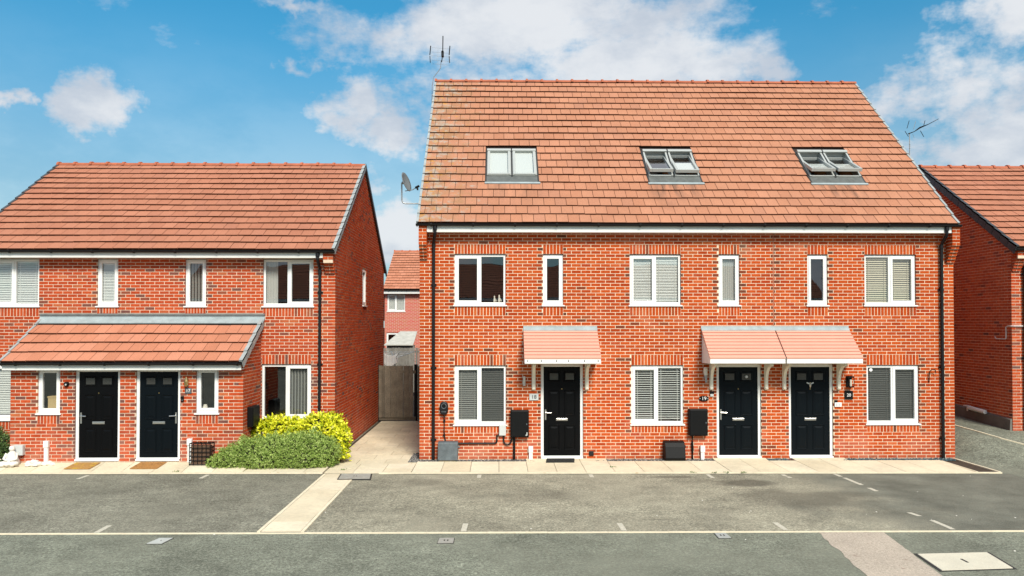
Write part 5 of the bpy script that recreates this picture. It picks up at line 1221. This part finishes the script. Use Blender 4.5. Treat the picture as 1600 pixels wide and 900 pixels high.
# ================================================================== behind the alley
gt_ = thing('side_gate', 'weathered brown boarded gate closing the alley between the houses', 'gate', (-1.4, 7.35, 0))
for a, b in ((-2.03,-1.93),(-1.925,-1.845),(-1.84,-1.66),(-1.655,-1.47),(-1.465,-1.25),(-1.235,-1.045),(-1.04,-.93)):
    q = MB(); d = random.uniform(0, .006); q.box(a, b, 7.33-d, 7.36, .14, 1.80+random.uniform(-.008,.008), 0, random.random()); obj('board', q, M_LAP, gt_, bevel=.003)
q = MB(); q.box(-2.03, -.85, 7.36, 7.40, .05, .16, 0, .2); obj('bottom_rail', q, M_LAP, gt_)
q = MB(); q.box(-2.03, -.85, 7.36, 7.40, 1.55, 1.65, 0, .3); obj('rail', q, M_LAP, gt_)
q = MB(); q.box(-.90, -.80, 7.40, 7.50, 0, 1.84, 0, .1); q.box(-2.05, -1.98, 7.37, 7.45, 0, 1.82, 0, .1); obj('post', q, M_METER, gt_)
fn = thing('garden_fence', 'brown boarded fence panel beside the alley gate', 'fence', (-.4, 7.45, 0))
x = -.79
while x < -.02: q = MB(); q.box(x, x+.128, 7.44, 7.46, .05, 1.78, 0, random.random()); obj('board', q, M_LAP, fn); x += .132
q = MB(); q.box(-.79, -.0, 7.46, 7.5, 1.4, 1.5, 0, .3); obj('rail', q, M_LAP, fn)
f2 = thing('garden_fence', 'grey closeboard garden fence beyond the alley gate', 'fence', (-2, 16, 0)); x = -6.5
while x < 2: q = MB(); z = 2.11+random.uniform(-.012,.012); q.hexa([(x,15.965,.2),(x+.10,15.99,.2),(x+.10,16.01,.2),(x,16.01,.2),(x,15.965,z),(x+.10,15.99,z),(x+.10,16.01,z),(x,16.01,z)], 0, random.random()); obj('board', q, M_FENCE, f2); x += .125
q = MB()
for z in (.6, 1.3, 1.9): q.box(-6.5, 2, 16.01, 16.05, z, z+.08, 0, .4)
obj('rail', q, M_FENCE, f2)
sh = thing('garden_shed', 'garden shed with pale felt roof behind the grey fence', 'shed', (-2.3, 18, 0))
q = MB(); q.hexa([(-3.3,17.4,2.17),(-2.0,17.4,2.17),(-2.0,19.2,2.75),(-2.8,19.2,2.75),(-3.3,17.4,2.21),(-2.0,17.4,2.21),(-2.0,19.2,2.79),(-2.8,19.2,2.79)]); obj('roof', q, M_FELT, sh)
x = -3.2
while x < -2.1: q = MB(); q.box(x, x+.13, 17.55, 17.58, .1, 2.17, 0, random.random()); obj('board', q, M_FENCE, sh); x += .135
q = MB(); q.box(-3.2, -2.1, 17.6, 19.1, .1, 2.15, 0, .3); obj('body', q, M_FENCE, sh)
dr = thing('clothes_airer', 'rotary clothes airer hung with a white cloth beyond the gate', 'airer', (-2.2, 11.5, 0)); q = MB(); q.tube([(-2.05,11.5,0),(-2.05,11.5,2.05)], .022, 8); obj('pole', q, M_GALV, dr)
for a in (20, 110, 200, 290): q = MB(); rod(q, (-2.05,11.5,1.85), (-2.05+.75*math.cos(R(a)), 11.5+.75*math.sin(R(a)), 2.10), .012); obj('arm', q, M_GALV, dr)
q = MB()
for k_ in (.35, .55, .72):
    c_ = [(-2.05+k_*math.cos(R(a)), 11.5+k_*math.sin(R(a)), 1.85+.25*k_/.75) for a in (20,110,200,290,380)]; q.tube(c_, .005, 4)
obj('line', q, M_UPVC, dr)
q = MB(); n = 10
for i in range(n):
    def cp(k, top): u = k/n; x = -2.42+.50*u; sag = .10*math.sin(math.pi*u); return (x, 11.3+.03*(k % 2), (2.06-sag) if top else (2.06-sag*.6-.40-.06*math.sin(5*u)))
    q.quad([cp(i,0), cp(i+1,0), cp(i+1,1), cp(i,1)])
o = obj('hanging_cloth', q, M_CLOTH); sm = o.modifiers.new('thickness', 'SOLIDIFY'); sm.thickness = .006; tag(o, 'white cloth drooping from the airer above the gate', 'cloth')
# far house
M_FAR = mat('distant brick', (.40,.10,.062), .9, grain=[(30,.85,1.15)])
t = M_FAR.node_tree; bt = t.nodes.new('ShaderNodeTexBrick'); bt.inputs['Color1'].default_value = (.52,.075,.05,1); bt.inputs['Color2'].default_value = (.48,.13,.06,1); bt.inputs['Mortar'].default_value = (.60,.42,.36,1)
bt.inputs['Scale'].default_value = 1; bt.inputs['Mortar Size'].default_value = .008; bt.inputs['Brick Width'].default_value = .225; bt.inputs['Row Height'].default_value = .075
g_ = t.nodes.new('ShaderNodeNewGeometry'); sx = t.nodes.new('ShaderNodeSeparateXYZ'); cx = t.nodes.new('ShaderNodeCombineXYZ'); t.links.new(g_.outputs['Position'], sx.inputs[0]); t.links.new(sx.outputs[0], cx.inputs[0]); t.links.new(sx.outputs[2], cx.inputs[1]); t.links.new(cx.outputs[0], bt.inputs['Vector']); t.links.new(bt.outputs['Color'], t.nodes['Principled BSDF'].inputs['Base Color'])
H4 = thing('detached_house', 'distant brick house with white windows seen through the alley gap', 'house', (0, 27, 0))
F4 = Wall((0,25,0), (1,0,0), (0,-1,0)); hz_ = [(-4.22,-3.25,3.80,4.76),(-4.26,-3.0,1.35,2.66),(1.0,2.2,3.8,4.76)]
mb = MB(); mortar_sheet(mb, F4, -4.36, 6, 0, 4.9, hz_, rec=0); obj('wall', mb, M_FAR, H4)
for h in hz_: window(H4, F4, *h, A2, blinds=['closed','closed'] if h[2] > 3 else [None, None])
mb = MB(); mb.quad([(-4.36,25,0),(-4.36,33.6,0),(-4.36,33.6,4.9),(-4.36,29.3,7.35),(-4.36,25,4.9)]); mb.quad([(6,25,0),(6,33.6,0),(6,33.6,4.9),(6,29.3,7.35),(6,25,4.9)]); mb.quad([(-4.36,33.6,0),(6,33.6,0),(6,33.6,4.9),(-4.36,33.6,4.9)]); obj('wall', mb, M_FAR, H4)
roof5 = deck(H4, -4.42, 6.05, (24.7,5.0), (29.3,7.47), back=(33.9, 5.0)); tile_roof(roof5, -4.41, 6.03, (24.7,5.0), (29.3,7.47), 15, .3, M_TILE3, 0); ridge_tiles(roof5, -4.42, 6.05, 29.3, 7.45)
mb = MB(); mb.box(-4.4, 6.0, 24.72, 24.74, 4.77, 4.98); obj('fascia', mb, M_FASCIA, H4); gutter(H4, -4.42, 6.04, 24.66, 4.99)

# house across the road: only its reflection shows in the panes
H5 = thing('terraced_house', 'long brick house across the road whose dark roof is mirrored in the upper window panes', 'house', (3, -44, 0))
mb = MB(); mb.quad([(-22,-40,0),(26,-40,0),(26,-40,5),(-22,-40,5)]); mb.quad([(-22,-49,0),(26,-49,0),(26,-49,5),(-22,-49,5)])
for xx in (-22, 26): mb.quad([(xx,-40,0),(xx,-49,0),(xx,-49,5),(xx,-44.5,7.6),(xx,-40,5)])
obj('wall', mb, M_FAR, H5)
mb = MB(); n = 14
for i in range(n):
    a, b = i/n, (i+1)/n; y0, z0, y1, z1 = -39.7-4.8*a, 5+2.8*a, -39.7-4.8*b, 5+2.8*b
    mb.quad([(-22.1,y0,z0+.03),(26.1,y0,z0+.03),(26.1,y1,z1),(-22.1,y1,z1)]); mb.quad([(-22.1,y1,z1),(26.1,y1,z1),(26.1,y1,z1+.03),(-22.1,y1,z1+.03)])
mb.quad([(-22.1,-44.5,7.83),(26.1,-44.5,7.83),(26.1,-49.3,5),(-22.1,-49.3,5)]); obj('roof', mb, M_TILE2, H5)
mb = MB(); mb.box(-22, 26, -39.72, -39.70, 4.75, 4.98); obj('fascia', mb, M_FASCIA, H5)
for x in (-17,-11,-5,1,7,13,19):
    for z in (.9, 3.3): q = MB(); q.box(x, x+1.3, -40.0, -39.97, z, z+1.2); f_ = obj('window', q, M_UPVC, H5); q = MB(); q.box(x+.07, x+.62, -39.97, -39.96, z+.07, z+1.13); q.box(x+.68, x+1.23, -39.97, -39.96, z+.07, z+1.13); obj('pane', q, M_GLASSDK, f_)

# ================================================================== plants
def leaf(q, c, d, up, L_, w, r):
    d = d.normalized(); s = d.cross(up)
    if s.length < 1e-3: s = Vector((1,0,0))
    s.normalize(); n = s.cross(d)
    a = c; m1 = c+d*L_*.5+s*w*.5+n*w*.12; m2 = c+d*L_*.5-s*w*.5+n*w*.12; e = c+d*L_
    b = len(q.v); q.v += [tuple(a), tuple(m1), tuple(e), tuple(m2)]; q.f += [(b,b+1,b+2),(b,b+2,b+3)]; q.m += [0,0]; q.r += [r,r]
def lump(x, y, seed=0):
    return .5+.25*math.sin(3.1*x+1.7*y+seed)+.15*math.sin(7.3*x-4.1*y+seed*2)+.1*math.sin(13*x+9*y+seed*3)
def shrub(name, label, blobs, m, n, L_, w, floor, twig=True, sprig=5, spread=.9, seed=1):
    """blobs: ellipsoids (c, r); sprigs of leaves on and a little under their joint surface"""
    rg = random.Random(seed); t = thing(name, label, 'shrub', (sum(b[0][0] for b in blobs)/len(blobs), blobs[0][0][1], floor)); q = MB()
    wts = [b[1][0]*b[1][1]+b[1][0]*b[1][2]+b[1][1]*b[1][2] for b in blobs]
    made = 0; guard = 0
    while made < n and guard < n*8:
        guard += 1; c, r = blobs[rg.choices(range(len(blobs)), wts)[0]]; d = Vector((rg.gauss(0,1), rg.gauss(0,1), rg.gauss(0,1))).normalized()
        k = 1+.11*math.sin(9*d.x+5*d.z+c[0]*7)+.09*math.sin(13*d.y-8*d.z+c[1]*5)+.07*math.sin(21*d.x+17*d.y)
        dep = rg.random()**2*.28; p = Vector((c[0]+d.x*r[0]*k*(1-dep), c[1]+d.y*r[1]*k*(1-dep), c[2]+d.z*r[2]*k*(1-dep)))
        if p.z < floor+.02: continue
        if any(o is not c and ((p.x-o[0])/s[0])**2+((p.y-o[1])/s[1])**2+((p.z-o[2])/s[2])**2 < .62 for o, s in blobs): continue
        nrm = Vector((d.x/r[0], d.y/r[1], d.z/r[2])).normalized()
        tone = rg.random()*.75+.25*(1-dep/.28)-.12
        for i in range(sprig):
            dd = (nrm*rg.uniform(.3,1)+Vector((rg.gauss(0,1), rg.gauss(0,1), rg.gauss(0,1)+.35))*spread*.55).normalized()
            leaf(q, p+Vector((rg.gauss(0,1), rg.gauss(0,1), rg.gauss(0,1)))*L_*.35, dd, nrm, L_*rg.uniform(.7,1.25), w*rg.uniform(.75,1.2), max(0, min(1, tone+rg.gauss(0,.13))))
        made += 1
    obj('leaves', q, m, t, 'stuff')
    k = MB(); c0 = Vector((sum(b[0][0] for b in blobs)/len(blobs), sum(b[0][1] for b in blobs)/len(blobs), floor-.04))
    for c, r in blobs:
        for i in range(5):
            e = Vector((c[0]+rg.uniform(-.6,.6)*r[0], c[1]+rg.uniform(-.6,.6)*r[1], c[2]+rg.uniform(-.1,.55)*r[2])); b_ = Vector((c[0]+rg.uniform(-.2,.2)*r[0], c[1]+rg.uniform(-.2,.2)*r[1], floor-.03))
            k.tube([b_, (b_+e)/2+Vector((rg.uniform(-.04,.04), rg.uniform(-.04,.04), .04)), e], [.014,.01,.005], 5)
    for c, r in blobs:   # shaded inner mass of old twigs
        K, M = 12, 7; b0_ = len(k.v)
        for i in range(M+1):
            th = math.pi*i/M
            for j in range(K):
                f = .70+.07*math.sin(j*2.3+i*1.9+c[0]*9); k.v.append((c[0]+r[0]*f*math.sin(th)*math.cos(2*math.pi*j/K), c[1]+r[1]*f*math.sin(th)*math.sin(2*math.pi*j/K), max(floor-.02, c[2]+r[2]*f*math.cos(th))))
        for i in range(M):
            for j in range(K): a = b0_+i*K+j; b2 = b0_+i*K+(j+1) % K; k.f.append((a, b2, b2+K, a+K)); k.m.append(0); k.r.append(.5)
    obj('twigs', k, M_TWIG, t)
hb = [((-4.24,-1.02,.15),(.22,.18,.16)),((-3.96,-1.0,.23),(.32,.22,.28)),((-3.6,-.88,.31),(.40,.32,.37)),((-3.15,-.70,.33),(.46,.42,.37)),((-2.7,-.66,.34),(.46,.44,.38)),((-2.3,-.64,.36),(.42,.44,.41)),((-1.98,-.68,.28),(.28,.36,.35)),((-3.35,-.95,.20),(.55,.24,.26)),((-2.55,-.95,.20),(.60,.22,.26))]
shrub('hebe_shrub', 'wide mounded grey green shrub spreading along the path below the yellow shrub', hb, M_HEBE, 9000, .036, .0155, .03, sprig=6, seed=3)
yb = [((-3.62,.1,.66),(.34,.25,.26)),((-3.2,.14,.70),(.42,.25,.28)),((-2.75,.18,.69),(.42,.26,.25)),((-2.3,.10,.74),(.38,.30,.30)),((-1.98,-.05,.64),(.28,.34,.36)),((-1.76,-.25,.46),(.18,.28,.34)),((-2.05,.15,.92),(.18,.2,.13)),((-3.4,.15,.85),(.2,.16,.12))]
shrub('choisya_shrub', 'bright yellow leaved shrub under the ground floor window of the left house', yb, M_CHOI, 1500, .085, .046, .05, sprig=6, spread=1.0, seed=8)
gb = [((-9.35,-.45,.42),(.34,.30,.38)),((-9.7,-.3,.5),(.4,.35,.42)),((-9.22,-.6,.25),(.22,.25,.22))]
shrub('flowering_shrub', 'dark green shrub with pale yellow flowers at the left edge', gb, M_GRN, 1100, .055, .028, .05, sprig=6, seed=5)
# a few weeds in the joints
q = MB(); rg = random.Random(4)
for x, y in ((-9.2,-1.42),(-5.0,-1.38),(-4.5,-1.1),(6.35,-1.66),(6.95,-1.67),(-1.5,-1.2),(4.3,-1.0),(5.9,-1.62),(6.6,-1.66)):
    for i in range(16): leaf(q, Vector((x+rg.uniform(-.06,.06), y+rg.uniform(-.03,.03), .03)), Vector((rg.gauss(0,1), rg.gauss(0,1), 1)), Vector((0,1,0)), rg.uniform(.02,.05), .012, rg.random()*.9)
obj('joint_weeds', q, M_GRN, None, 'stuff')
